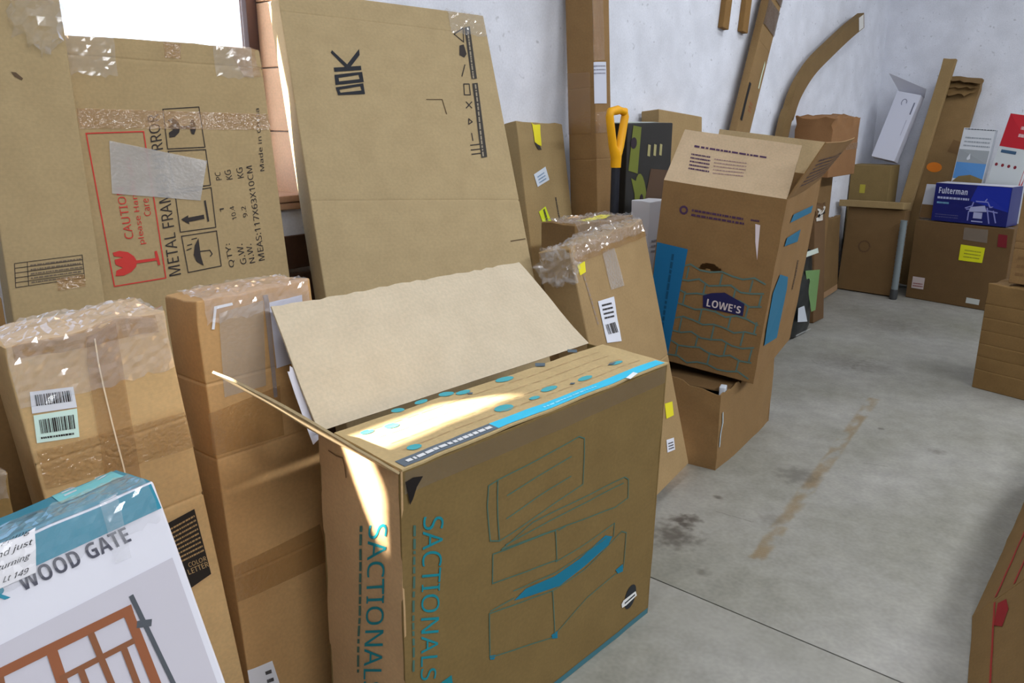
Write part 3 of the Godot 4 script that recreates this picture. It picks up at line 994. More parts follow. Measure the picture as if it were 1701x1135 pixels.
	t = put(b, "gate_carton", "white carton with a teal top printed WOOD GATE and a handwritten note", "box")
	c = carton(t, "body", b[4], flat(224, 223, 232, 0.45), {"bulge": 0.006, "seed": 51.0, "crush": 0.003, "crush_h": 0.06})
	var teal := flat(58, 142, 166, 0.4)
	var gw: float = b[4].x
	var gh: float = b[4].y
	var band: Array = [Vector2(0.6903,0.8472)]
	var vb: float = band[0].y
	sticker(c, "front", "teal_band", [Vector2(0.004, vb), Vector2(gw - 0.004, vb), Vector2(gw - 0.006, gh - 0.004), Vector2(0.004, gh - 0.004)], teal, 0.0016)
	sticker(c, "top", "teal_band", [Vector2(0.004, 0.002), Vector2(gw - 0.004, 0.002), Vector2(gw - 0.004, b[4].z - 0.004), Vector2(0.004, b[4].z - 0.004)], teal, 0.0016)
	sticker(c, "top", "paper_label", [Vector2(0.5757,0.0856),Vector2(0.6854,0.1023),Vector2(0.6930,0.2617),Vector2(0.5842,0.2160)], flat(120, 206, 214, 0.4), 0.003, "pale teal sticker")
	fine_print(c, "top", [Vector2(0.5930,0.1232),Vector2(0.6152,0.1303),Vector2(0.6222,0.1981),Vector2(0.5979,0.1936)], 3, white, 0.5, 0.004)
	fine_print(c, "top", [Vector2(0.6560,0.1473),Vector2(0.6728,0.1527),Vector2(0.6776,0.2092),Vector2(0.6617,0.2079)], 3, white, 0.5, 0.004)
	lettering(c, "front", "WOOD GATE", [Vector2(0.4665,0.8190),Vector2(0.6354,0.8172),Vector2(0.6324,0.8446),Vector2(0.4651,0.8459)], flat(84, 84, 96, 0.6), sans_bold)
	lettering(c, "front", "R", [Vector2(0.4236,0.8213),Vector2(0.4493,0.8186),Vector2(0.4486,0.8418),Vector2(0.4230,0.8442)], teal, sans_bold)
	var pic: Vector2 = [Vector2(0.6015,0.7577)][0]
	sticker(c, "front", "picture", [Vector2(0.03, 0.05), Vector2(pic.x + 0.085, 0.05), Vector2(pic.x + 0.085, pic.y), Vector2(0.03, pic.y)], flat(200, 196, 205, 0.45), 0.0016, "printed photograph of a wooden gate")
	var wood := flat(148, 90, 60, 0.5)
	lines_each(c, "front", "printed_gate", [[Vector2(0.3690,0.7195),Vector2(0.5936,0.7098)], [Vector2(0.5913,0.7089),Vector2(0.5931,0.5553)], [Vector2(0.4719,0.7107),Vector2(0.4681,0.6361)]], 0.0155, wood, 0.003)
	lines_each(c, "front", "printed_gate", [[Vector2(0.4722,0.6622),Vector2(0.5813,0.6575)], [Vector2(0.5302,0.7023),Vector2(0.5315,0.5921)], [Vector2(0.5665,0.6554),Vector2(0.5660,0.5681)], [Vector2(0.4984,0.6579),Vector2(0.4976,0.6156)], [Vector2(0.3978,0.7082),Vector2(0.3943,0.6873)]], 0.010, flat(136, 88, 60, 0.5), 0.0034)
	ink_lines(c, "front", "printed_rod", [[Vector2(0.6049,0.7284),Vector2(0.6076,0.6934),Vector2(0.6194,0.5371)]], 0.0075, flat(84, 88, 94, 0.4), 0.003)
	ink_lines(c, "front", "printed_rod", [[Vector2(0.6016,0.6784),Vector2(0.6152,0.6724)]], 0.012, flat(84, 88, 94, 0.4), 0.0034)
	sticker(c, "front", "handwritten_note", [Vector2(0.3927,0.8397),Vector2(0.4919,0.8382),Vector2(0.5150,0.9161),Vector2(0.4202,0.9234)], flat(236, 234, 238, 0.5), 0.004, "white slip with black handwriting")
	for r in [["pping", [Vector2(0.4621,0.8981),Vector2(0.5007,0.8964),Vector2(0.5085,0.9069),Vector2(0.4697,0.9084)]], ["nd just", [Vector2(0.4488,0.8828),Vector2(0.4972,0.8805),Vector2(0.5050,0.8910),Vector2(0.4563,0.8931)]], ["turning", [Vector2(0.4445,0.8648),Vector2(0.4875,0.8617),Vector2(0.4950,0.8712),Vector2(0.4517,0.8741)]], ["Lt 149", [Vector2(0.4466,0.8461),Vector2(0.4796,0.8430),Vector2(0.4857,0.8511),Vector2(0.4526,0.8540)]]]:
		lettering(c, "front", r[0], r[1], black, sans, 0.0055)
	sticker(c, "front", "tape_strip", [Vector2(0.5989,0.7952),Vector2(0.6242,0.7927),Vector2(0.6408,0.9214),Vector2(0.6123,0.9239)], clear_sheet(240, 240, 244, 0.14, 0.1, 0.12), 0.006, "", 0.004)
	film_over_edge(c, "film_wrap", 0.30, 0.69, 0.10, 0.07, 0.006, film)
	# -- cartons in the shade at the far left edge
	t = thing("small_carton", "small brown carton in clear film, between the film-wrapped carton and the gate carton", "box", Vector3(-1.70, 0.0, -0.36), 84)
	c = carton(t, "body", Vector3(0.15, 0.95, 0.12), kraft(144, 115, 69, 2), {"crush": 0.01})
	film_over_edge(c, "film_wrap", 0.0, 0.15, 0.1, 0.05, 0.008, film)
	t = thing("carton", "dim brown carton behind the film-wrapped carton at the foot of the window wall", "box", Vector3(-2.08, 0.0, -0.36), 86)
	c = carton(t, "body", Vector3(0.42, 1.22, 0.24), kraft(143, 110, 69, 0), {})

func open_box() -> void:
	var b = [Vector3(-1.352, 0.005, -1.545), 88.0, 1.5, 0.0, Vector3(1.035, 0.872, 0.300)]
	var t := put(b, "open_carton", "big open carton printed SACTIONALS with a teal sofa drawing and raised flaps", "box")
	var w: float = b[4].x / 2
	var h: float = b[4].y
	var d: float = b[4].z / 2
	var outer := kraft(134, 110, 66, 1)  # darker than the flap: the dim front face is put into the colour
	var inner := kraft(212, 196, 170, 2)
	var teal := flat(16, 124, 134, 0.7)
	var teal_line := flat(70, 104, 92, 0.8)
	var cyan := flat(58, 186, 222, 0.6)
	var slate := flat(92, 102, 112, 0.7)
	var ink := flat(36, 40, 44, 0.8)
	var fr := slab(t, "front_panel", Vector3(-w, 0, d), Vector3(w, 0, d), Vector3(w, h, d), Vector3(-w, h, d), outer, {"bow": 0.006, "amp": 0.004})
	var le := slab(t, "side_panel", Vector3(-w, 0, -d), Vector3(-w, 0, d), Vector3(-w, h, d), Vector3(-w, h, -d), kraft(202, 166, 122, 1), {"bow": 0.004, "amp": 0.004})  # lighter than the front: bounced sunlight put into the card colour
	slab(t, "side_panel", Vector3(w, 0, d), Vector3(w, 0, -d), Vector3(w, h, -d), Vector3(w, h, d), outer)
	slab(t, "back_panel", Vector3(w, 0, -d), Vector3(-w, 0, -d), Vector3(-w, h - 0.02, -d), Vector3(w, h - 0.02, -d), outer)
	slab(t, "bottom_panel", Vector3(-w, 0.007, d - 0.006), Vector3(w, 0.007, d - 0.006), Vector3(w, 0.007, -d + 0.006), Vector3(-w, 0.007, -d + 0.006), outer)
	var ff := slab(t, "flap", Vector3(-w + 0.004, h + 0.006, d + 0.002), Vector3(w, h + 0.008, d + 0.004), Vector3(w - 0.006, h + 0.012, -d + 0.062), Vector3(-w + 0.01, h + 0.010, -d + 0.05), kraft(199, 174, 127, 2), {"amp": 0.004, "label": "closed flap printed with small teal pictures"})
	var L0 := 0.325
	var L1 := 0.38
	slab(t, "flap", Vector3(-w, h, -d), Vector3(w, h, -d), Vector3(w - 0.005, h + L1 * sin(deg_to_rad(144)), -d + L1 * cos(deg_to_rad(144))), Vector3(-w + 0.01, h + L0 * sin(deg_to_rad(125)), -d + L0 * cos(deg_to_rad(125))), inner, {"amp": 0.006, "rag": 0.006, "label": "raised plain tan flap"})
	var dir := Vector3(cos(deg_to_rad(139)), sin(deg_to_rad(139)), 0) * 0.32
	slab(t, "flap", Vector3(-w, h, d), Vector3(-w, h, -d), Vector3(-w, h, -d) + dir, Vector3(-w, h, d - 0.03) + dir, kraft(199, 176, 135, 2), {"amp": 0.004, "label": "side flap standing out edge-on"})
	slab(t, "torn_liner", Vector3(-w - 0.012, h - 0.03, -d - 0.004), Vector3(-w + 0.008, h - 0.02, -d - 0.006), Vector3(-w + 0.004, h + 0.14, -d - 0.10), Vector3(-w - 0.010, h + 0.13, -d - 0.10), flat(206, 204, 214, 0.8), {"t": 0.001, "rag": 0.02, "amp": 0.01})
	# print on the front
	lettering(fr, "front", "SACTIONALS", [Vector2(0.0586,0.7449),Vector2(0.0438,0.3210),Vector2(0.0907,0.2983),Vector2(0.1193,0.7240)], teal, sans)
	fine_print(fr, "front", [Vector2(0.0273,0.7367),Vector2(0.0170,0.3536),Vector2(0.0314,0.3485),Vector2(0.0444,0.7298)], 1, teal_line, 0.5)
	ink_fill(fr, "front", "printed_triangle", [[Vector2(0.1021,0.2777),Vector2(0.1416,0.2805),Vector2(0.1495,0.2225),Vector2(0.1057,0.2457)]], teal)
	lines_each(fr, "front", "printed_sofa", [[Vector2(0.2936,0.7528),Vector2(0.4385,0.7589),Vector2(0.6040,0.7711),Vector2(0.6283,0.7584),Vector2(0.6329,0.6203),Vector2(0.4690,0.6006),Vector2(0.3012,0.5841),Vector2(0.2691,0.5977),Vector2(0.2594,0.6948),Vector2(0.2627,0.7479),Vector2(0.2936,0.7528),Vector2(0.2957,0.6481),Vector2(0.3012,0.5841)], [Vector2(0.3288,0.6979),Vector2(0.4405,0.7111),Vector2(0.5738,0.7229)], [Vector2(0.3260,0.6361),Vector2(0.4430,0.6522),Vector2(0.5776,0.6633)], [Vector2(0.3082,0.5574),Vector2(0.4269,0.5856),Vector2(0.6224,0.5782),Vector2(0.8403,0.5678),Vector2(0.8603,0.5529),Vector2(0.8635,0.4920),Vector2(0.8000,0.4841),Vector2(0.5631,0.5201),Vector2(0.5221,0.5239),Vector2(0.3082,0.5574)], [Vector2(0.3233,0.5646),Vector2(0.6238,0.5592),Vector2(0.8360,0.5497)], [Vector2(0.2782,0.5569),Vector2(0.5222,0.5221),Vector2(0.5323,0.4271),Vector2(0.2796,0.4726),Vector2(0.2782,0.5569)], [Vector2(0.5274,0.4237),Vector2(0.6331,0.4230),Vector2(0.7989,0.4328),Vector2(0.7969,0.3893)], [Vector2(0.5351,0.5168),Vector2(0.5632,0.5182)], [Vector2(0.3585,0.4139),Vector2(0.5293,0.3890),Vector2(0.7599,0.4007)], [Vector2(0.2701,0.3900),Vector2(0.5191,0.3366),Vector2(0.5351,0.1798),Vector2(0.2743,0.2563),Vector2(0.2701,0.3900)], [Vector2(0.5191,0.3366),Vector2(0.6669,0.3377),Vector2(0.8399,0.3878),Vector2(0.8665,0.3727),Vector2(0.8628,0.2528),Vector2(0.6801,0.2348),Vector2(0.5347,0.1880)], [Vector2(0.2743,0.3949),Vector2(0.3591,0.3919)]], 0.0034, teal_line)
	ink_each(fr, "front", "printed_sofa", [[Vector2(0.3593,0.3846),Vector2(0.4056,0.3986),Vector2(0.5246,0.3797),Vector2(0.6356,0.3871),Vector2(0.7531,0.4115),Vector2(0.7906,0.3919),Vector2(0.7745,0.3704),Vector2(0.6660,0.3500),Vector2(0.5475,0.3384),Vector2(0.4307,0.3643)], [Vector2(0.2720,0.2631),Vector2(0.2943,0.2543),Vector2(0.2900,0.2419),Vector2(0.2743,0.2508)], [Vector2(0.5186,0.1947),Vector2(0.5449,0.1946),Vector2(0.5462,0.1698),Vector2(0.5246,0.1795)], [Vector2(0.8209,0.2634),Vector2(0.8581,0.2676),Vector2(0.8608,0.2410),Vector2(0.8352,0.2442)]], flat(16, 112, 140, 0.8))
	var bc: Vector2 = [Vector2(0.9188,0.1201)][0]
	ink_fill(fr, "front", "printed_badge", [ell(bc, Vector2(0.034, 0.008), Vector2(-0.004, 0.040), 20)], ink)
	ink_fill(fr, "front", "printed_badge", [[Vector2(0.8665,0.1195),Vector2(0.8753,0.1282),Vector2(0.9483,0.1258),Vector2(0.9573,0.1058),Vector2(0.8944,0.1012),Vector2(0.8713,0.1039)]], flat(224, 224, 222, 0.7), 0.0028)
	ink_lines(fr, "front", "printed_badge", [[Vector2(0.8865,0.1139),Vector2(0.9428,0.1151)]], 0.006, ink, 0.0036)
	sticker(fr, "front", "teal_strip", [Vector2(0.003, 0.002), Vector2(2 * w - 0.003, 0.002), Vector2(2 * w - 0.003, 0.022), Vector2(0.003, 0.022)], flat(60, 110, 122, 0.6), 0.0016)
	sticker(fr, "front", "clear_tape", [Vector2(0.01, h - 0.055), Vector2(2 * w - 0.01, h - 0.055), Vector2(2 * w - 0.01, h - 0.003), Vector2(0.01, h - 0.003)], clear_sheet(150, 136, 120, 0.2, 0.2, 0.02), 0.003, "", 0.001)
	ink_fill(fr, "front", "painted_hole", [[Vector2(0.0114,0.8467),Vector2(0.0315,0.8509),Vector2(0.0586,0.8443),Vector2(0.0411,0.8246),Vector2(0.0304,0.7997),Vector2(0.0217,0.7885),Vector2(0.0174,0.8189)]], flat(28, 22, 20, 0.9), 0.004)  # dark of the torn corner hole painted on the panel
	lettering(le, "front", "SACTIONALS", [Vector2(0.1915,0.7041),Vector2(0.1427,0.2204),Vector2(0.2108,0.2573),Vector2(0.2551,0.7356)], teal, sans)
	fine_print(le, "front", [Vector2(0.1551,0.6895),Vector2(0.1156,0.2582),Vector2(0.1358,0.2697),Vector2(0.1780,0.6987)], 1, teal_line, 0.5)
	ink_lines(le, "front", "torn_cut", [[Vector2(0.0445,0.8400),Vector2(0.0727,0.8370),Vector2(0.1008,0.8403),Vector2(0.1066,0.8242),Vector2(0.1116,0.7957)]], 0.004, flat(120, 92, 66, 0.9))
	# print on the closed flap
	sticker(ff, "front", "printed_band", [Vector2(0.012, 0.006), Vector2(0.30, 0.006), Vector2(0.30, 0.040), Vector2(0.012, 0.040)], slate, 0.0016, "slate band with white lettering")
	fine_print(ff, "front", [Vector2(0.03, 0.012), Vector2(0.29, 0.012), Vector2(0.29, 0.034), Vector2(0.03, 0.034)], 1, flat(214, 216, 218, 0.7), 0.6, 0.0028)
	sticker(ff, "front", "printed_band", [Vector2(0.30, 0.006), Vector2(1.02, 0.006), Vector2(1.02, 0.040), Vector2(0.30, 0.040)], cyan, 0.0016, "cyan band")
	fine_print(ff, "front", [Vector2(0.48, 0.016), Vector2(0.70, 0.016), Vector2(0.70, 0.028), Vector2(0.48, 0.028)], 1, flat(150, 216, 236, 0.7), 0.6, 0.0028)
	ink_fill(ff, "front", "printed_mark", [[Vector2(0.8135,0.0030),Vector2(0.8714,0.0186),Vector2(0.8727,0.0028),Vector2(0.8150,-0.0124)]], flat(226, 232, 236, 0.7), 0.0028)
	var pics := []
	var pics_dark := []
	for p in [[[Vector2(0.5578,0.2363)][0], 0.034, 0.016], [[Vector2(0.3560,0.2560)][0], 0.024, 0.014], [[Vector2(0.4000,0.2381)][0], 0.024, 0.012], [[Vector2(0.2721,0.2597)][0], 0.020, 0.010], [[Vector2(0.5935,0.1012)][0], 0.032, 0.013], [[Vector2(0.7338,0.0870)][0], 0.030, 0.012], [[Vector2(0.3984,0.0844)][0], 0.030, 0.018], [[Vector2(0.0581,0.2027)][0], 0.018, 0.010], [[Vector2(0.0877,0.0657)][0], 0.018, 0.013], [[Vector2(0.5111,0.0805)][0], 0.018, 0.009], [[Vector2(0.9031,0.1014)][0], 0.028, 0.010], [[Vector2(0.1232,0.1932)][0], 0.02, 0.012], [[Vector2(0.1933,0.2570)][0], 0.018, 0.012]]:
		pics.append(ell(p[0], Vector2(p[1], 0.003), Vector2(-0.006, p[2]), 10))
	for p in [[[Vector2(0.7240,0.2502)][0], 0.022, 0.020], [[Vector2(0.8923,0.2658)][0], 0.022, 0.020], [[Vector2(0.6731,0.0838)][0], 0.012, 0.007], [[Vector2(0.4075,0.2183)][0], 0.010, 0.008], [[Vector2(0.8835,0.1047)][0], 0.022, 0.007]]:
		pics_dark.append(ell(p[0], Vector2(p[1], 0.0), Vector2(0.0, p[2]), 4))
	ink_each(ff, "front", "printed_picture", pics, flat(70, 160, 170, 0.7))
	ink_each(ff, "front", "printed_picture", pics_dark, flat(84, 98, 108, 0.7), 0.0026)
	for r in 4:
		var y := 0.07 + r * 0.045
		fine_print(ff, "front", [Vector2(0.06, y), Vector2(0.98, y), Vector2(0.98, y + 0.006), Vector2(0.06, y + 0.006)], 1, flat(170, 140, 104, 0.8), 0.4)

func middle_boxes() -> void:
	var white := flat(220, 222, 232, 0.6)
	var dark := flat(60, 56, 56, 0.8)
	var yellow := flat(226, 214, 40, 0.6)
	var tape := clear_sheet(178, 136, 84, 0.32, 0.16, 0.10)
	var film := clear_sheet(236, 236, 240, 0.10, 0.1)
	# carton leaning behind the big open box
	var b = [Vector3(-1.632, 0.037, -2.754), 95.5, -12.7, 3.9, Vector3(0.615, 1.130, 0.150)]
	var t := put(b, "leaning_carton", "worn tan carton with a long white shipping label, leaning behind the SACTIONALS carton", "box")
	var c := carton(t, "body", b[4], kraft(175, 146, 103, 0), {"bulge": 0.01, "amp": 0.008, "seed": 61.0, "crush": 0.02, "crush_h": 0.1, "creases": {"front": [0.52]}})
	sticker(c, "front", "shipping_label", [Vector2(0.1168,0.7227),Vector2(0.2230,0.6981),Vector2(0.2315,0.8799),Vector2(0.1130,0.8908)], white, 0.003, "long white shipping label")
	barcode(c, "front", [Vector2(0.1382,0.7506),Vector2(0.2138,0.7384),Vector2(0.2066,0.7828),Vector2(0.1305,0.7919)], dark, 10, 0.004)
	fine_print(c, "front", [Vector2(0.1333,0.8106),Vector2(0.2085,0.7996),Vector2(0.2068,0.8690),Vector2(0.1320,0.8787)], 4, dark, 0.5, 0.004)
	sticker(c, "front", "tape_strip", [Vector2(0.2233,0.9090),Vector2(0.3330,0.8997),Vector2(0.3255,1.0581),Vector2(0.2181,1.0654)], clear_sheet(200, 192, 184, 0.4, 0.2, 0.06), 0.003)
	ink_fill(c, "front", "yellow_sticker", [[Vector2(0.0272,1.0543),Vector2(0.0820,1.0562),Vector2(0.0749,1.0159),Vector2(0.0323,1.0117)]], yellow)
	sticker(c, "front", "yellow_sticker", [Vector2(0.4746,0.2700),Vector2(0.5517,0.2573),Vector2(0.5649,0.3174),Vector2(0.4897,0.3339)], yellow, 0.003)
	sticker(c, "front", "barcode_label", [Vector2(0.4276,0.1325),Vector2(0.5026,0.1149),Vector2(0.5127,0.1676),Vector2(0.4386,0.1867)], white, 0.003)
	fine_print(c, "front", [Vector2(0.4423,0.1375),Vector2(0.4938,0.1243),Vector2(0.4965,0.1601),Vector2(0.4451,0.1728)], 3, dark, 0.5, 0.004)
	fine_print(c, "front", [Vector2(0.0744,0.8078),Vector2(0.0319,1.0991),Vector2(0.0582,1.0983),Vector2(0.1018,0.8048)], 1, flat(150, 130, 112, 0.8), 0.5)
	sticker(c, "front", "tape_strip", [Vector2(-0.0229,1.0607),Vector2(0.6099,1.0533),Vector2(0.6115,1.1262),Vector2(-0.0042,1.1292)], tape, 0.004, "", 0.004)
	film_over_edge(c, "film_wrap", 0.0, 0.6, 0.13, 0.05, 0.014, film)
	film_lump(t, "film_wrap", Vector3(-0.32, 1.06, 0.02), Vector3(0.10, 0.12, 0.16), film, 0.4)
	# yellow taped carton against the wall
	b = [Vector3(-2.342, 0.014, -3.164), 93.0, -10.6, -2.1, Vector3(0.383, 1.570, 0.075)]
	t = put(b, "leaning_carton", "tan carton with a yellow tape strip at its top, leaning beside the tall post carton", "box")
	c = carton(t, "body", b[4], kraft(169, 145, 102, 1), {"bulge": 0.004, "seed": 71.0, "crush": 0.008})
	sticker(c, "front", "yellow_tape", [Vector2(0.1267,1.4656),Vector2(0.1788,1.4514),Vector2(0.1889,1.5775),Vector2(0.1246,1.5784)], yellow, 0.003, "yellow tape strip")
	ink_fill(c, "front", "tape_tip", [[Vector2(0.1186,1.4742),Vector2(0.1637,1.4513),Vector2(0.1753,1.4337),Vector2(0.1458,1.4365)]], dark, 0.004)
	sticker(c, "front", "paper_label", [Vector2(0.1042,1.2526),Vector2(0.2070,1.2852),Vector2(0.1893,1.3510),Vector2(0.0868,1.3144)], flat(206, 216, 228, 0.6), 0.003, "white label stuck askew")
	fine_print(c, "front", [Vector2(0.1220,1.2667),Vector2(0.1814,1.2858),Vector2(0.1699,1.3305),Vector2(0.1103,1.3081)], 3, flat(120, 150, 180, 0.7), 0.5, 0.004)
	sticker(c, "front", "yellow_sticker", [Vector2(0.1275,1.0410),Vector2(0.1893,1.0667),Vector2(0.1504,1.1560),Vector2(0.0903,1.1325)], flat(206, 222, 40, 0.6), 0.003, "yellow-green sticker with dark letters")
	fine_print(c, "front", [Vector2(0.1399,1.0521),Vector2(0.1212,1.1367),Vector2(0.1436,1.1474),Vector2(0.1694,1.0711)], 1, dark, 0.7, 0.004)
	fine_print(c, "front", [Vector2(0.2500,1.0810),Vector2(0.2362,1.1971),Vector2(0.2578,1.1992),Vector2(0.2718,1.0827)], 1, dark, 0.6)
	# tall post carton
	b = [Vector3(-2.390, 0.008, -3.471), 88.9, -4.2, -1.0, Vector3(0.133, 2.600, 0.175)]
	t = put(b, "post_carton", "very tall slim brown carton standing upright against the white wall", "box")
	c = carton(t, "body", b[4], kraft(157, 123, 80, 2), {"bulge": 0.003, "seed": 81.0, "creases": {"front": [1.37], "left": [1.37, 1.72]}})
	sticker(c, "front", "paper_label", [Vector2(-0.0306,1.6395),Vector2(0.0920,1.6428),Vector2(0.0878,1.8432),Vector2(-0.0284,1.8360)], flat(204, 208, 222, 0.6), 0.003, "white shipping label")
	fine_print(c, "front", [Vector2(-0.0206,1.7770),Vector2(0.0807,1.7822),Vector2(0.0824,1.8342),Vector2(-0.0188,1.8281)], 3, flat(150, 150, 165, 0.7), 0.4, 0.004)
	sticker(c, "front", "tape_strip", [Vector2(-0.0330,1.8441),Vector2(0.0778,1.8511),Vector2(0.0784,2.1892),Vector2(-0.0305,2.1758)], tape, 0.003)
	sticker(c, "front", "tape_strip", [Vector2(-0.0358,1.4947),Vector2(0.0981,1.5007),Vector2(0.0960,1.6046),Vector2(-0.0371,1.5962)], tape, 0.003)
	sticker(c, "left", "tape_strip", [Vector2(-0.0257,1.5003),Vector2(0.1447,1.4965),Vector2(0.1490,1.7922),Vector2(-0.0224,1.8045)], tape, 0.003)
	# wrapped carton with yellow tape behind
	b = [Vector3(-2.110, 0.003, -2.955), 88.0, 0.0, 0.0, Vector3(0.420, 1.150, 0.190)]
	t = put(b, "wrapped_carton", "brown carton with yellow tape under film, behind the worn leaning carton", "box")
	c = carton(t, "body", b[4], kraft(151, 119, 77, 0), {"bulge": 0.004, "crush": 0.014})
	sticker(c, "top", "yellow_tape", [Vector2(0.10, 0.02), Vector2(0.34, 0.05), Vector2(0.34, 0.10), Vector2(0.10, 0.07)], yellow, 0.004)
	film_over_edge(c, "film_wrap", 0.0, 0.42, 0.19, 0.04, 0.012, film)
	# white carton
	t = thing("white_carton", "slim white carton standing between the wrapped carton and the moving box", "box", Vector3(-2.240, 1.144, -3.683) * Vector3(1, 0, 1), 86)
	c = carton(t, "body", Vector3(0.15, 1.17, 0.12), flat(232, 232, 240, 0.55), {"bulge": 0.003, "crush": 0.006})
	fine_print(c, "front", [Vector2(0.02, 0.9), Vector2(0.1, 0.9), Vector2(0.1, 0.98), Vector2(0.02, 0.98)], 3, flat(150, 150, 165, 0.7), 0.4)
	# garden tools
	var p0 := Vector3(-2.245, 1.619, -3.366)
	t = thing("shovel", "long-handled shovel with a yellow D-grip beside the tall post carton", "shovel", Vector3(-2.245, 0.0, p0.z))
	var st := start()
	var gy := p0.y
	tube(st, [Vector3(0, gy - 0.27, 0), Vector3(0, gy - 0.215, 0), Vector3(0, gy - 0.17, 0.03), Vector3(0, gy - 0.03, 0.066), Vector3(0, gy - 0.008, 0.058), Vector3(0, gy, 0), Vector3(0, gy - 0.008, -0.058), Vector3(0, gy - 0.03, -0.066), Vector3(0, gy - 0.17, -0.03), Vector3(0, gy - 0.215, 0)], [0.026, 0.028, 0.021, 0.02, 0.021, 0.022, 0.021, 0.02, 0.021, 0.028], 12)
	part(t, "grip", finish(st), flat(236, 170, 16, 0.45), "yellow plastic D-grip")
	st = start()
	tube(st, [Vector3(0, gy - 0.24, 0), Vector3(0, 0.36, 0)], [0.022, 0.022], 12)
	part(t, "shaft", finish(st), flat(40, 42, 50, 0.4))
	var bs := slab(t, "blade", Vector3(0.04, 0.0, 0.07), Vector3(0.04, 0.0, -0.02), Vector3(0.0, 0.38, -0.02), Vector3(0.0, 0.38, 0.06), flat(46, 48, 54, 0.4), {"bow": -0.02, "t": 0.004})
	# tool carton
	var q0 := Vector3(-2.360, 1.554, -3.637)
	var q1 := Vector3(-2.360, 1.551, -4.095)
	var tw := absf(q1.z - q0.z)
	t = thing("tool_carton", "black and lime power tool carton against the white wall", "box", Vector3(-2.48, 0, (q0.z + q1.z) / 2), 90)
	c = carton(t, "body", Vector3(tw, q0.y, 0.24), flat(40, 38, 34, 0.5), {"bulge": 0.003})
	var lime := flat(112, 120, 42, 0.5)
	var H: float = q0.y
	sticker(c, "top", "pale_lid", [Vector2(0.01, 0.01), Vector2(tw - 0.01, 0.01), Vector2(tw - 0.01, 0.2), Vector2(0.01, 0.2)], flat(190, 200, 190, 0.6), 0.002)
	ink_each(c, "front", "printed_panel", [[Vector2(0.02, H - 0.24), Vector2(0.11, H - 0.26), Vector2(0.13, H - 0.02), Vector2(0.05, H - 0.01)], ell(Vector2(0.15, H - 0.40), Vector2(0.06, 0.0), Vector2(-0.02, 0.14), 18), [Vector2(0.05, H - 0.28), Vector2(0.10, H - 0.30), Vector2(0.14, H - 0.42), Vector2(0.12, H - 0.44)]], lime)
	ink_each(c, "front", "printed_panel", [ell(Vector2(0.06, H - 0.10), Vector2(0.03, 0.0), Vector2(0.0, 0.03), 14), ell(Vector2(0.155, H - 0.40), Vector2(0.018, 0.0), Vector2(0.0, 0.03), 12)], flat(44, 30, 40, 0.5), 0.003)
	ink_each(c, "front", "printed_panel", [[Vector2(0.16, H - 0.52), Vector2(tw - 0.01, H - 0.56), Vector2(tw - 0.01, H - 0.26), Vector2(0.24, H - 0.24)]], flat(84, 62, 44, 0.6))
	for k in 3:
		ink_each(c, "front", "printed_letter", [[Vector2(0.2 + k * 0.06, H - 0.17), Vector2(0.225 + k * 0.06, H - 0.175), Vector2(0.23 + k * 0.06, H - 0.115), Vector2(0.205 + k * 0.06, H - 0.11)]], flat(168, 160, 110, 0.6))
	# plain carton behind the moving box
	b = [Vector3(-2.420, 0.036, -4.360), 90.0, -6.5, -5.0, Vector3(0.520, 1.580, 0.120)]
	t = put(b, "leaning_carton", "plain flat tan carton leaning on the wall behind the moving box", "box")
	c = carton(t, "body", b[4], kraft(173, 145, 101, 2), {"bulge": 0.004})

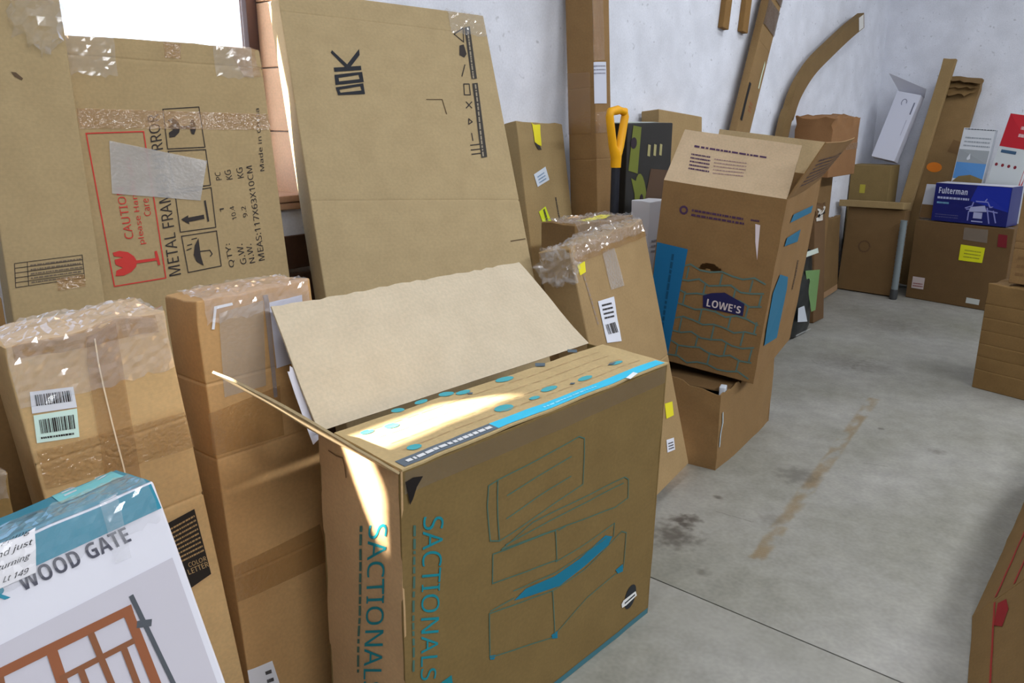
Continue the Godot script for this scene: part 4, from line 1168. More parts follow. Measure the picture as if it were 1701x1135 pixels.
func moving_box() -> void:
	var b = [Vector3(-1.826, 0.000, -3.582), 95.9, 0.0, 0.0, Vector3(0.770, 0.396, 0.500)]
	var kr := kraft(151, 119, 78, 0)
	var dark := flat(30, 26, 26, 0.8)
	# torn carton below
	var t := put(b, "torn_carton", "battered brown carton with a torn corner under the blue-printed moving box", "box")
	var w: float = b[4].x / 2
	var h: float = b[4].y
	var d: float = b[4].z / 2
	var fr := slab(t, "front_panel", Vector3(-w, 0, d), Vector3(w, 0, d), Vector3(w, h, d), Vector3(-w, h - 0.03, d), kr, {"bow": 0.008, "amp": 0.006, "rag": 0.03})
	slab(t, "side_panel", Vector3(-w, 0, -d), Vector3(-w, 0, d), Vector3(-w, h - 0.03, d), Vector3(-w, h + 0.06, -d), kr, {"amp": 0.008, "rag": 0.02})
	slab(t, "side_panel", Vector3(w, 0, d), Vector3(w, 0, -d), Vector3(w, h, -d), Vector3(w, h, d), kr)
	slab(t, "back_panel", Vector3(w, 0, -d), Vector3(-w, 0, -d), Vector3(-w, h, -d), Vector3(w, h, -d), kr)
	slab(t, "bottom_panel", Vector3(-w, 0.007, d - 0.006), Vector3(w, 0.007, d - 0.006), Vector3(w, 0.007, -d + 0.006), Vector3(-w, 0.007, -d + 0.006), kr)
	ink_lines(fr, "front", "torn_edge", [[Vector2(0.03, h - 0.12), Vector2(0.036, h - 0.17), Vector2(0.022, h - 0.22), Vector2(0.018, h - 0.28)]], 0.010, flat(176, 190, 196, 0.7), 0.004)
	# what shows in the tear: a black block standing in for the dark inside
	var t2 := thing("dark_filler", "black block added as the dark inside of the torn carton, with white and blue wrapping", "packing", b[0] + Vector3(0, 0.012, 0), b[1])
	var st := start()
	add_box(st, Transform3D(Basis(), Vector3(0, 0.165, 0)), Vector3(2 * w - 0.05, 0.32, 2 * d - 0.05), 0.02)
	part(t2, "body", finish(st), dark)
	st = start()
	add_box(st, Transform3D(Basis(Vector3.UP, 0.2), Vector3(-w + 0.09, 0.31, d - 0.025)), Vector3(0.05, 0.13, 0.03), 0.006)
	part(t2, "wrapping", finish(st), flat(206, 212, 222, 0.5))
	st = start()
	add_box(st, Transform3D(Basis(Vector3.UP, -0.1), Vector3(-w + 0.05, 0.26, d - 0.026)), Vector3(0.05, 0.03, 0.03), 0.006)
	part(t2, "wrapping", finish(st), flat(90, 170, 200, 0.5))
	slab(t2, "cardboard_sheet", Vector3(-w + 0.09, h - 0.047, d - 0.01), Vector3(w - 0.01, h - 0.032, d - 0.01), Vector3(w - 0.01, h - 0.026, -d + 0.01), Vector3(-w + 0.01, h - 0.026, -d + 0.01), kraft(120, 92, 58, 2), {"amp": 0.006})
	# moving box
	b = [Vector3(-1.809, 0.446, -3.725), 9.4, 4.4, -6.1, Vector3(0.557, 0.869, 0.702)]
	t = put(b, "moving_box", "open LOWE'S moving box with blue brick print standing on the torn carton", "box")
	w = b[4].x / 2
	h = b[4].y
	d = b[4].z / 2
	var outer := kraft(153, 119, 77, 1)
	var pale := kraft(215, 189, 145, 2)
	var tealb := flat(26, 110, 160, 0.7)
	var line := flat(92, 118, 112, 0.8)
	var navy := flat(34, 34, 84, 0.6)
	var plum := flat(78, 52, 84, 0.8)
	fr = slab(t, "front_panel", Vector3(-w, 0, d), Vector3(w, 0, d), Vector3(w, h, d), Vector3(-w, h, d), outer, {"amp": 0.0015, "hole": [Vector2(0.2192,0.4886),Vector2(0.2323,0.5175),Vector2(0.2593,0.5288),Vector2(0.2942,0.5244),Vector2(0.3219,0.5101),Vector2(0.3277,0.4912),Vector2(0.2993,0.4909),Vector2(0.2644,0.4952)]})
	var ri := slab(t, "side_panel", Vector3(w, 0, d), Vector3(w, 0, -d), Vector3(w, h, -d), Vector3(w, h, d), outer, {"amp": 0.004})
	slab(t, "side_panel", Vector3(-w, 0, -d), Vector3(-w, 0, d), Vector3(-w, h, d), Vector3(-w, h, -d), outer)
	slab(t, "back_panel", Vector3(w, 0, -d), Vector3(-w, 0, -d), Vector3(-w, h, -d), Vector3(w, h, -d), outer)
	slab(t, "bottom_panel", Vector3(-w, 0.0, d - 0.006), Vector3(w, 0.0, d - 0.006), Vector3(w, 0.0, -d + 0.006), Vector3(-w, 0.0, -d + 0.006), outer)
	var ff := slab(t, "flap", Vector3(-w, h, d), Vector3(w, h, d), Vector3(w, h + 0.235 * sin(deg_to_rad(113)), d + 0.235 * cos(deg_to_rad(113))), Vector3(-w, h + 0.285 * sin(deg_to_rad(133)), d + 0.285 * cos(deg_to_rad(133))), kraft(216, 190, 156, 2), {"amp": 0.003, "label": "raised flap with purple small print"})
	var rf := slab(t, "flap", Vector3(w, h, d), Vector3(w, h, -d), Vector3(w + 0.23 * cos(deg_to_rad(60)), h + 0.23 * sin(deg_to_rad(60)), -d), Vector3(w + 0.275 * cos(deg_to_rad(66)), h + 0.275 * sin(deg_to_rad(66)), d), outer, {"amp": 0.004, "bow": 0.012, "label": "side flap with dark small print"})
	slab(t, "flap", Vector3(-w, h, -d), Vector3(w, h, -d), Vector3(w - 0.01, h + 0.16, -d - 0.03), Vector3(-w, h + 0.16, -d - 0.03), pale, {"amp": 0.003, "label": "pale inner flap"})
	var bricks := []
	var rows := [0.03, 0.10, 0.165, 0.235, 0.30, 0.37, 0.43, 0.49]
	for r in rows.size():
		var pl := []
		for k in 9:
			pl.append(Vector2(0.13 + 0.40 * k / 8.0, rows[r] + 0.010 * sin(k * 2.1 + r * 1.7) + rng.randf_range(-0.005, 0.005)))
		bricks.append(pl)
		if r < rows.size() - 1:
			for x in [0.17 + 0.09 * (r % 2), 0.33 + 0.07 * (r % 2), 0.47 + 0.05 * (r % 2)]:
				bricks.append([Vector2(x, rows[r] + 0.006), Vector2(x + 0.004, rows[r + 1] - 0.004)])
	ink_lines(fr, "front", "printed_bricks", bricks, 0.008, line)
	sticker(fr, "front", "printed_panel", [Vector2(0.0087,0.0019),Vector2(0.1298,0.0025),Vector2(0.1576,0.5719),Vector2(0.0052,0.5775)], tealb, 0.0024)
	fine_print(fr, "front", [Vector2(0.0716,0.0125),Vector2(0.0794,0.5392),Vector2(0.1063,0.5386),Vector2(0.0969,0.0129)], 1, flat(20, 84, 122, 0.7), 0.5, 0.004)
	ink_each(fr, "front", "printed_logo", [[Vector2(0.2684,0.3129),Vector2(0.2602,0.3679),Vector2(0.2950,0.3877),Vector2(0.3581,0.4049),Vector2(0.4560,0.3719),Vector2(0.4573,0.3135)]], navy, 0.0032)
	lettering(fr, "front", "LOWE'S", [Vector2(0.2844,0.3227),Vector2(0.4446,0.3222),Vector2(0.4445,0.3575),Vector2(0.2849,0.3587)], flat(212, 200, 200, 0.7), sans_bold, 0.0065)
	var rc: Vector2 = [Vector2(0.1124,0.7483)][0]
	lines_each(fr, "front", "recycling_symbol", [ell(rc, Vector2(0.016, 0), Vector2(0, 0.016), 4, 0.3, 2.0), ell(rc, Vector2(0.016, 0), Vector2(0, 0.016), 4, 2.4, 4.1), ell(rc, Vector2(0.016, 0), Vector2(0, 0.016), 4, 4.5, 6.2)], 0.009, plum)
	fine_print(fr, "front", [Vector2(0.1505,0.7240),Vector2(0.3951,0.7256),Vector2(0.3912,0.7656),Vector2(0.1502,0.7657)], 2, plum, 0.55)
	fine_print(fr, "front", [Vector2(0.4207,0.7491),Vector2(0.4602,0.7507),Vector2(0.4580,0.7637),Vector2(0.4185,0.7622)], 1, plum, 0.7)
	sticker(fr, "front", "label_remnant", [Vector2(0.4565,0.6632),Vector2(0.4778,0.5845),Vector2(0.4646,0.7407),Vector2(0.4431,0.7423)], flat(226, 214, 220, 0.6), 0.003)
	ink_each(ri, "front", "printed_panel", [[Vector2(0.1314,0.7426),Vector2(0.1745,0.7729),Vector2(0.5866,0.7428),Vector2(0.5768,0.7086)], [Vector2(0.0975,0.6421),Vector2(0.1149,0.6772),Vector2(0.4040,0.6582),Vector2(0.3733,0.6057)], [Vector2(0.0695,0.1696),Vector2(0.0555,0.2885),Vector2(0.0413,0.4357),Vector2(0.1336,0.5007),Vector2(0.3071,0.4452),Vector2(0.3363,0.3738),Vector2(0.3274,0.1249)]], flat(40, 108, 140, 0.7), 0.0045)
	fine_print(ri, "front", [Vector2(0.4676,0.3417),Vector2(0.4771,0.4891),Vector2(0.5419,0.4708),Vector2(0.5361,0.3170)], 1, flat(90, 70, 50, 0.8), 0.6)
	fine_print(ff, "front", [Vector2(0.0803,0.1928),Vector2(0.4241,0.1890),Vector2(0.4218,0.2059),Vector2(0.0767,0.2134)], 1, plum, 0.6)
	fine_print(ff, "front", [Vector2(0.0927,0.0719),Vector2(0.1914,0.0724),Vector2(0.1733,0.1672),Vector2(0.0766,0.1682)], 5, plum, 0.5)
	fine_print(ff, "front", [Vector2(0.2091,0.0693),Vector2(0.3537,0.0776),Vector2(0.3443,0.1629),Vector2(0.1919,0.1610)], 5, flat(150, 122, 120, 0.8), 0.35)
	fine_print(rf, "front", [Vector2(0.08, 0.05), Vector2(0.6, 0.05), Vector2(0.6, 0.2), Vector2(0.08, 0.2)], 7, flat(86, 70, 74, 0.8), 0.45)

func wall_boxes() -> void:
	var tape := clear_sheet(178, 136, 84, 0.32, 0.16, 0.10)
	var white := flat(222, 220, 216, 0.6)
	# two battens fixed to the wall
	for k in 2:
		var bot: Vector3 = [Vector3(-2.640, 2.138, -5.204), Vector3(-2.640, 2.135, -5.491)][k]
		var t := thing("wall_batten", ["narrow brown timber batten on the white wall, apart from the long taped carton", "narrow brown timber batten on the white wall, touching the long taped carton"][k], "batten", Vector3(XW + 0.02, bot.y, bot.z), 0, 0, 0)
		var st := start()
		add_box(st, Transform3D(Basis(Vector3.RIGHT, -0.13), Vector3(0, 0.55, -0.07)), Vector3(0.04, 1.1, 0.085), 0.006)
		part(t, "board", finish(st), kraft(151, 115, 67, 1))
		for y in [0.25, 0.85]:
			st = start()
			add_box(st, Transform3D(Basis(), Vector3(0.021, y, -0.13 * y)), Vector3(0.004, 0.014, 0.014), 0.002)
			part(t, "screw", finish(st), flat(90, 86, 80, 0.4))
	# long slanting carton
	var b = [Vector3(-2.560, 0.034, -4.770), 90.0, -1.0, -23.5, Vector3(0.200, 3.100, 0.060)]
	var t := put(b, "long_carton", "long slim taped carton slanting along the white wall behind the moving box", "box")
	var c := carton(t, "body", b[4], kraft(153, 123, 82, 0), {"bulge": 0.003, "creases": {"front": [2.2]}})
	sticker(c, "front", "tape_band", [Vector2(0.0, 2.32), Vector2(0.20, 2.32), Vector2(0.20, 2.50), Vector2(0.0, 2.50)], clear_sheet(96, 72, 44, 0.75, 0.2, 0.05), 0.004, "", 0.006)
	sticker(c, "front", "tape_band", [Vector2(0.0, 2.54), Vector2(0.20, 2.54), Vector2(0.20, 2.66), Vector2(0.0, 2.66)], clear_sheet(96, 72, 44, 0.75, 0.2, 0.05), 0.004, "", 0.006)
	sticker(c, "front", "black_strip", [Vector2(0.006, 1.63), Vector2(0.036, 1.63), Vector2(0.036, 1.90), Vector2(0.006, 1.90)], flat(26, 24, 24, 0.6), 0.003, "black printed strip")
	sticker(c, "front", "label_remnant", [Vector2(0.148, 1.92), Vector2(0.164, 1.92), Vector2(0.166, 2.10), Vector2(0.150, 2.12)], flat(206, 216, 190, 0.6), 0.003)
	fine_print(c, "front", [Vector2(0.08, 1.72), Vector2(0.13, 1.72), Vector2(0.13, 1.80), Vector2(0.08, 1.80)], 3, flat(150, 96, 66, 0.8), 0.5)
	# bent carton
	var path := [Vector3(-2.600, 1.430, -6.156), Vector3(-2.600, 1.599, -6.242), Vector3(-2.600, 1.769, -6.353), Vector3(-2.600, 1.951, -6.595), Vector3(-2.600, 2.119, -6.959), Vector3(-2.600, 2.274, -7.329), Vector3(-2.600, 2.382, -7.621)]
	var base := Vector3(-2.60, 0, path[0].z + 0.42)
	t = thing("bent_carton", "long narrow cardboard sleeve bent over in a curve against the white wall", "box", base)
	var pts := [Vector3(0, 0.0, 0)]
	for p in path:
		pts.append(p - base)
	var cur := Curve3D.new()
	cur.bake_interval = 0.05
	for i in pts.size():
		var tan: Vector3 = (pts[mini(i + 1, pts.size() - 1)] - pts[maxi(i - 1, 0)]) * 0.16
		cur.add_point(pts[i], -tan, tan)
	var baked := cur.get_baked_points()
	var P := []
	var UV := []
	var along := 0.0
	for i in baked.size():
		var dir := (baked[mini(i + 1, baked.size() - 1)] - baked[maxi(i - 1, 0)]).normalized()
		var side := dir.cross(Vector3(1, 0, 0)).normalized() * 0.062
		var out := Vector3(0.028, 0, 0)
		var p := baked[i]
		var row := []
		for e in [p + side + out, p - side + out, p - side - out, p + side - out, p + side + out]:
			row.append(e)
		P.append(row)
		if i:
			along += (baked[i] - baked[i - 1]).length()
		UV.append([Vector2(0, along), Vector2(0.12, along), Vector2(0.18, along), Vector2(0.3, along), Vector2(0.36, along)])
	var st := start()
	for k in 4:
		var Pk := []
		var Uk := []
		for i in P.size():
			Pk.append([P[i][k], P[i][k + 1]])
			Uk.append([UV[i][k], UV[i][k + 1]])
		add_grid(st, Pk, Uk)
	part(t, "sleeve", finish(st), kraft(136, 110, 72, 1))
	var n := baked.size()
	st = start()
	var lab := []
	var labu := []
	for i in [n - 5, n - 4, n - 3, n - 2]:
		lab.append([P[i][0] * 0.94 + P[i][1] * 0.06 + Vector3(0.003, 0, 0), P[i][1] * 0.94 + P[i][0] * 0.06 + Vector3(0.003, 0, 0)])
		labu.append([Vector2.ZERO, Vector2.ONE])
	add_grid(st, lab, labu)
	part(t, "paper_label", finish(st), white, "white paper at the bent end")
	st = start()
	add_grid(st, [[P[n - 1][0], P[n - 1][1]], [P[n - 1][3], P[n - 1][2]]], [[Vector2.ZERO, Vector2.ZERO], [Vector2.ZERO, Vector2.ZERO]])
	part(t, "dark_end", finish(st), flat(60, 54, 50, 0.8))  # sleeve is open here: its dark inside painted as a flat face
	# stacked cartons in front of the far end of the wall
	t = thing("carton", "brown carton at the foot of a stack by the far end of the white wall", "box", Vector3(-2.535, 0, -6.58), 90)
	c = carton(t, "body", Vector3(0.56, 1.12, 0.22), kraft(143, 112, 72, 1), {"seed": 5.0})
	t = thing("carton", "dented brown carton with a crumpled lid on top of a stack by the white wall", "box", Vector3(-2.405, 1.132, -6.57), 90)
	c = carton(t, "body", Vector3(0.58, 0.46, 0.29), kraft(156, 114, 75, 0), {"seed": 15.0, "crush": 0.035, "crush_h": 0.16, "bulge": 0.012})
	sticker(c, "front", "tape_strip", [Vector2(0.1, 0.20), Vector2(0.62, 0.20), Vector2(0.62, 0.25), Vector2(0.1, 0.25)], tape, 0.004)
	# flat carton leaning by the corner
	b = [Vector3(-2.530, 0.005, -7.250), 95.3, -4.0, 0.0, Vector3(0.720, 0.700, 0.050)]
	t = put(b, "leaning_carton", "flat brown carton with a pale lower edge leaning on the wall near the corner", "box")
	c = carton(t, "body", b[4], kraft(132, 104, 67, 2), {"bulge": 0.004, "crush": 0.02})
	sticker(c, "front", "pale_edge", [Vector2(0.01, 0.004), Vector2(0.80, 0.004), Vector2(0.80, 0.06), Vector2(0.01, 0.06)], kraft(182, 146, 110, 2), 0.002)
	t = thing("leaning_carton", "crushed carton with a white and black torn top behind the soil bag", "box", Vector3(-2.28, 0.0, -6.34), 90, -5)
	c = carton(t, "body", Vector3(0.22, 0.93, 0.09), kraft(114, 86, 57, 0), {"crush": 0.05, "crush_h": 0.15})
	sticker(c, "front", "label_remnant", [Vector2(0.02, 0.80), Vector2(0.14, 0.80), Vector2(0.20, 0.90), Vector2(0.03, 0.91)], flat(196, 190, 180, 0.7), 0.006)
	sticker(c, "front", "black_strip", [Vector2(0.04, 0.85), Vector2(0.22, 0.86), Vector2(0.22, 0.885), Vector2(0.04, 0.88)], flat(22, 20, 20, 0.7), 0.009)
	# bag
	b = [Vector3(-2.209, 0.009, -5.802), 91.3, -3.6, -1.3, Vector3(0.503, 0.610, 0.120)]
	t = put(b, "soil_bag", "black and green plastic soil bag standing behind the moving box", "bag")
	P = []
	UV = []
	var bw: float = b[4].x
	var bh: float = b[4].y
	for j in 15:
		var row := []
		var ur := []
		var v := j / 14.0
		for i in 29:
			var a := TAU * i / 28.0
			var thick := 0.065 * pow(sin(PI * clampf(v * 0.9 + 0.08, 0, 1)), 0.5) + 0.004
			var x := cos(a) * bw / 2 * (1.0 - 0.05 * sin(v * PI))
			var z := sin(a) * thick
			row.append(Vector3(x, bh * v + 0.01 * noise.get_noise_2d(a * 2, v * 5), z + 0.012 * noise.get_noise_3d(x * 7, v * 6, 2.0)))
			ur.append(Vector2(i, j) * 0.05)
		row.reverse()
		P.append(row)
		UV.append(ur)
	st = start()
	add_grid(st, P, UV)
	part(t, "body", finish(st), flat(30, 34, 34, 0.35))
	var bag := {"kind": "slab", "a": Vector3(-bw / 2, 0, 0.074), "b": Vector3(bw / 2, 0, 0.074), "c": Vector3(bw / 2, bh, 0.05), "dd": Vector3(-bw / 2, bh, 0.05), "w": bw, "h": bh, "bow": 0.0, "amp": 0.0, "rag": 0.0, "seed": 0.0, "t": 0.001, "node": t, "n": Vector3(0, 0, 1)}
	ink_each(bag, "front", "printed_panel", [[Vector2(0.2420,0.4822),Vector2(0.5467,0.4540),Vector2(0.4579,0.1558),Vector2(0.3691,0.1562)]], flat(104, 138, 84, 0.5), 0.004)
	ink_each(bag, "front", "printed_panel", [[Vector2(0.0939,0.1251),Vector2(0.1059,0.2258),Vector2(0.2251,0.2249),Vector2(0.2896,0.0959)]], flat(190, 196, 204, 0.5), 0.004)
	ink_each(bag, "front", "printed_panel", [[Vector2(0.2254,0.6164),Vector2(0.4973,0.6241),Vector2(0.5154,0.5859),Vector2(0.2420,0.5795)]], flat(196, 206, 196, 0.5), 0.004)
	fine_print(bag, "front", [Vector2(0.0591,0.0193),Vector2(0.3737,0.0209),Vector2(0.3836,0.0425),Vector2(0.0679,0.0446)], 1, flat(150, 152, 150, 0.6), 0.5, 0.004)

func far_boxes() -> void:
	var white := flat(218, 220, 230, 0.55)
	var dark := flat(44, 42, 44, 0.8)
	var tape := clear_sheet(178, 136, 84, 0.32, 0.16, 0.10)
	# carton leaning in the corner, with a wide lid
	var b = [Vector3(-2.307, 0.005, -7.713), -4.8, -4.5, 0.0, Vector3(0.515, 0.772, 0.120)]
	var t := put(b, "lidded_carton", "square brown carton with a protruding lid in the corner by the grey tube", "box")
	var c := carton(t, "body", b[4], kraft(126, 98, 63, 0), {"bulge": 0.003})
	ink_lines(c, "front", "printed_symbol", [ell(Vector2(0.2, 0.42), Vector2(0.05, 0), Vector2(0, 0.05), 14, 0, TAU - 0.3)], 0.012, flat(96, 72, 48, 0.8))
	var st := start()
	add_box(st, Transform3D(Basis(Vector3.BACK, 0.02), Vector3(-0.045, b[4].y + 0.030, 0.01)), Vector3(0.58, 0.06, 0.18), 0.006)
	part(t, "lid", finish(st), kraft(169, 143, 99, 1))
	sticker({"kind": "box", "w": 0.6, "h": 0.045, "d": 0.18, "r": 0.004, "bulge": 0.0, "amp": 0.0, "crush": 0.0, "creases": {}, "node": t}, "front", "paper_label", [Vector2(0.36, 0.79), Vector2(0.56, 0.79), Vector2(0.56, 0.82), Vector2(0.36, 0.82)], white, 0.014)
	# grey tube between
	var tt := Vector3(-2.023, 0.696, -7.920)
	t = thing("plastic_tube", "grey ribbed plastic tube standing between the lidded carton and the big taped carton", "tube", Vector3(-2.03, 0, -7.575))
	st = start()
	var pts := []
	var rad := []
	for i in 36:
		pts.append(Vector3(0.0, 0.09 + i * 0.0175, -0.0006 * i))
		rad.append(0.027 + (0.003 if i % 2 else 0.0))
	tube(st, pts, rad, 14)
	part(t, "hose", finish(st), flat(118, 128, 132, 0.4))
	st = start()
	tube(st, [Vector3(0, 0, 0.005), Vector3(0, 0.01, 0.005), Vector3(0, 0.085, 0), Vector3(0, 0.095, 0)], [0.028, 0.033, 0.033, 0.02], 14)
	part(t, "dark_end", finish(st), flat(60, 62, 64, 0.4))
	# big taped carton
	b = [Vector3(-1.542, 0.002, -7.854), -10.5, 0.0, 0.0, Vector3(0.800, 0.700, 0.400)]
	t = put(b, "taped_carton", "big brown carton with a bright yellow sticker under the navy box", "box")
	c = carton(t, "body", b[4], kraft(118, 91, 58, 1), {"bulge": 0.006})
	sticker(c, "front", "yellow_sticker", [Vector2(0.4115,0.3963),Vector2(0.6004,0.3968),Vector2(0.6049,0.5244),Vector2(0.4116,0.5310)], flat(222, 222, 30, 0.6), 0.004, "bright yellow sticker")
	fine_print(c, "front", [Vector2(0.4472,0.4219),Vector2(0.5780,0.4192),Vector2(0.5801,0.5009),Vector2(0.4497,0.5048)], 3, flat(150, 150, 40, 0.7), 0.4, 0.005)
	sticker(c, "front", "clear_patch", [Vector2(0.4202,0.5731),Vector2(0.6127,0.5656),Vector2(0.6056,0.6750),Vector2(0.4151,0.6748)], clear_sheet(160, 150, 140, 0.4, 0.2, 0.05), 0.004)
	sticker(c, "front", "red_sticker", [Vector2(0.6947,0.5457),Vector2(0.7635,0.5443),Vector2(0.7567,0.6472),Vector2(0.6881,0.6493)], flat(120, 30, 40, 0.6), 0.004)
	sticker(c, "front", "paper_label", [Vector2(0.0444,0.0936),Vector2(0.1517,0.0950),Vector2(0.1532,0.1988),Vector2(0.0464,0.1986)], flat(200, 186, 184, 0.6), 0.004)
	fine_print(c, "front", [Vector2(0.0535,0.1062),Vector2(0.1443,0.1101),Vector2(0.1436,0.1537),Vector2(0.0582,0.1510)], 2, flat(140, 70, 70, 0.7), 0.5, 0.005)
	sticker(c, "front", "paper_label", [Vector2(0.5178,0.0402),Vector2(0.6252,0.0387),Vector2(0.6278,0.0863),Vector2(0.5206,0.0883)], flat(196, 200, 196, 0.6), 0.004)
	sticker(c, "top", "tape_strip", [Vector2(0.02, 0.01), Vector2(0.78, 0.01), Vector2(0.78, 0.06), Vector2(0.02, 0.06)], clear_sheet(226, 220, 214, 0.3, 0.12, 0.1), 0.004)
	# navy box on it
	var nl := Vector3(-1.826, 0.764, -7.700)
	var nr := Vector3(-1.228, 0.735, -7.620)
	var ny: float = b[0].y + b[4].y + 0.009
	t = thing("navy_box", "navy blue printed box with a machine picture on the big taped carton", "box", Vector3((nl.x + nr.x) / 2, ny, -7.76), -10.5)
	var nw := Vector2(nr.x - nl.x, nr.z - nl.z).length()
	c = carton(t, "body", Vector3(nw, 0.32, 0.22), flat(28, 34, 104, 0.35), {"bulge": 0.002, "r": 0.003})
	sticker(c, "top", "white_lid", [Vector2(0.003, 0.003), Vector2(nw - 0.003, 0.003), Vector2(nw - 0.003, 0.215), Vector2(0.003, 0.215)], flat(206, 206, 216, 0.5), 0.002)
	ink_each(c, "front", "printed_panel", [[Vector2(0.30, 0.19), Vector2(nw - 0.004, 0.12), Vector2(nw - 0.004, 0.316), Vector2(0.34, 0.316)]], flat(26, 44, 150, 0.35))
	lettering(c, "front", "Fulterman", [Vector2(0.035, 0.235), Vector2(0.27, 0.235), Vector2(0.27, 0.285), Vector2(0.035, 0.29)], flat(196, 202, 226, 0.6), sans_bold, 0.003)
	fine_print(c, "front", [Vector2(0.03, 0.185), Vector2(0.30, 0.185), Vector2(0.30, 0.215), Vector2(0.03, 0.215)], 1, flat(168, 176, 210, 0.6), 0.7)
	fine_print(c, "front", [Vector2(0.03, 0.145), Vector2(0.13, 0.145), Vector2(0.13, 0.17), Vector2(0.03, 0.17)], 1, flat(110, 160, 190, 0.6), 0.7)
	fine_print(c, "front", [Vector2(0.03, 0.03), Vector2(0.22, 0.03), Vector2(0.22, 0.07), Vector2(0.03, 0.07)], 2, flat(84, 84, 130, 0.6), 0.4)
	lines_each(c, "front", "printed_machine", [[Vector2(0.27, 0.13), Vector2(0.32, 0.15), Vector2(0.33, 0.19), Vector2(0.44, 0.19), Vector2(0.46, 0.15), Vector2(0.53, 0.16)], [Vector2(0.28, 0.12), Vector2(0.38, 0.13), Vector2(0.52, 0.11)], [Vector2(0.30, 0.10), Vector2(0.30, 0.03)], [Vector2(0.44, 0.14), Vector2(0.47, 0.02)], [Vector2(0.49, 0.12), Vector2(0.52, 0.03)], [Vector2(0.42, 0.20), Vector2(0.44, 0.23)]], 0.010, flat(130, 134, 196, 0.5))
	ink_each(c, "front", "printed_machine", [[Vector2(0.34, 0.05), Vector2(0.41, 0.05), Vector2(0.41, 0.10), Vector2(0.34, 0.10)], [Vector2(0.33, 0.02), Vector2(0.42, 0.02), Vector2(0.42, 0.03), Vector2(0.33, 0.03)], [Vector2(0.30, 0.10), Vector2(0.31, 0.14), Vector2(0.42, 0.16), Vector2(0.44, 0.11)]], flat(164, 168, 206, 0.5))
	# small grey-white packet beside it
	t = thing("paper_packet", "pale grey packet leaning between the ragged tall carton and the navy box", "packet", Vector3(-1.90, ny, -7.80), -8, -14)
	c = carton(t, "body", Vector3(0.13, 0.30, 0.03), flat(176, 178, 186, 0.6), {"r": 0.004, "bulge": 0.002})
	sticker(c, "front", "brown_base", [Vector2(0.003, 0.003), Vector2(0.127, 0.003), Vector2(0.127, 0.12), Vector2(0.003, 0.12)], kraft(118, 90, 57, 0), 0.002)
	# box under the white one
	t = thing("carton", "olive brown carton in the corner holding up the long white box", "box", Vector3(-2.49, 0, -8.14), 0)
	c = carton(t, "body", Vector3(0.36, 1.14, 0.26), kraft(145, 122, 78, 2), {"bulge": 0.004})
	sticker(c, "front", "yellow_sticker", [Vector2(0.10, 0.88), Vector2(0.15, 0.88), Vector2(0.15, 0.96), Vector2(0.10, 0.96)], flat(176, 164, 60, 0.7), 0.003)
	# white long box
	b = [Vector3(-2.437, 1.182, -8.200), 0.8, -12.7, -11.5, Vector3(0.219, 0.620, 0.120)]
	t = put(b, "white_carton", "long white carton with an open lid leaning in the corner", "box")
	c = carton(t, "body", b[4], flat(206, 208, 222, 0.5), {"bulge": 0.002, "r": 0.004})
	ink_lines(c, "front", "printed_mark", [ell(Vector2(0.1, 0.53), Vector2(0.022, 0), Vector2(0, 0.03), 10, 0, 4.0)], 0.008, flat(140, 142, 160, 0.7))
	ink_lines(c, "front", "printed_mark", [[Vector2(0.19, 0.44), Vector2(0.19, 0.54)]], 0.012, flat(110, 112, 130, 0.7))
	ink_lines(c, "front", "printed_mark", [[Vector2(0.18, 0.24), Vector2(0.18, 0.38)]], 0.006, flat(170, 172, 190, 0.7))
	slab(t, "flap", Vector3(-0.11, 0.622, -0.06), Vector3(0.11, 0.622, -0.06), Vector3(0.13, 0.68, 0.06), Vector3(-0.24, 0.76, 0.07), flat(206, 206, 214, 0.6), {"t": 0.003, "amp": 0.004})
	# long board
	b = [Vector3(-2.250, 0.012, -7.930), -6.0, -13.0, -4.6, Vector3(0.105, 2.130, 0.050)]
	t = put(b, "long_carton", "long thin tan carton leaning in the corner beside the white carton", "box")
	c = carton(t, "body", b[4], kraft(165, 137, 93, 1), {"bulge": 0.002, "crush": 0.008})
	# ragged tall carton
	b = [Vector3(-2.125, 0.030, -8.190), 5.0, -9.0, -6.5, Vector3(0.330, 1.920, 0.120)]
	t = put(b, "torn_carton", "tall brown carton with a ragged torn top and an orange sticker, against the back wall", "box")
	c = carton(t, "body", b[4], kraft(149, 119, 78, 0), {"bulge": 0.004, "crush": 0.03, "crush_h": 0.14})
	var oc: Vector2 = [Vector2(0.1528,1.1060)][0]
	ink_fill(c, "front", "orange_sticker", [ell(oc, Vector2(0.065, 0), Vector2(0, 0.045), 18)], flat(222, 124, 26, 0.6), 0.003)
	ink_fill(c, "front", "tape_stain", [[Vector2(0.2237,1.2596),Vector2(0.2438,1.3713),Vector2(0.3075,1.3581),Vector2(0.3071,1.2495)]], flat(116, 86, 48, 0.6), 0.003)
	for k in 3:
		slab(t, "torn_flap", Vector3(-0.165 + 0.02 * k, 1.915 - 0.03 * k, 0.062 + 0.01 * k), Vector3(0.165, 1.915 - 0.035 * k, 0.062 + 0.01 * k), Vector3(0.20 - 0.03 * k, 1.87 - 0.05 * k, 0.16 - 0.02 * k), Vector3(-0.15, 1.86 - 0.06 * k, 0.15 - 0.02 * k), kraft(135, 106, 66, 1), {"rag": 0.06, "amp": 0.02, "t": 0.004})
	# printed boxes on the big carton
	t = thing("picture_box", "white and sky blue picture box standing behind the navy box", "box", Vector3(-1.68, ny + 0.012, -7.97), -6, -6, -3)
	c = carton(t, "body", Vector3(0.25, 0.76, 0.07), flat(206, 210, 216, 0.5), {"bulge": 0.002, "r": 0.003})
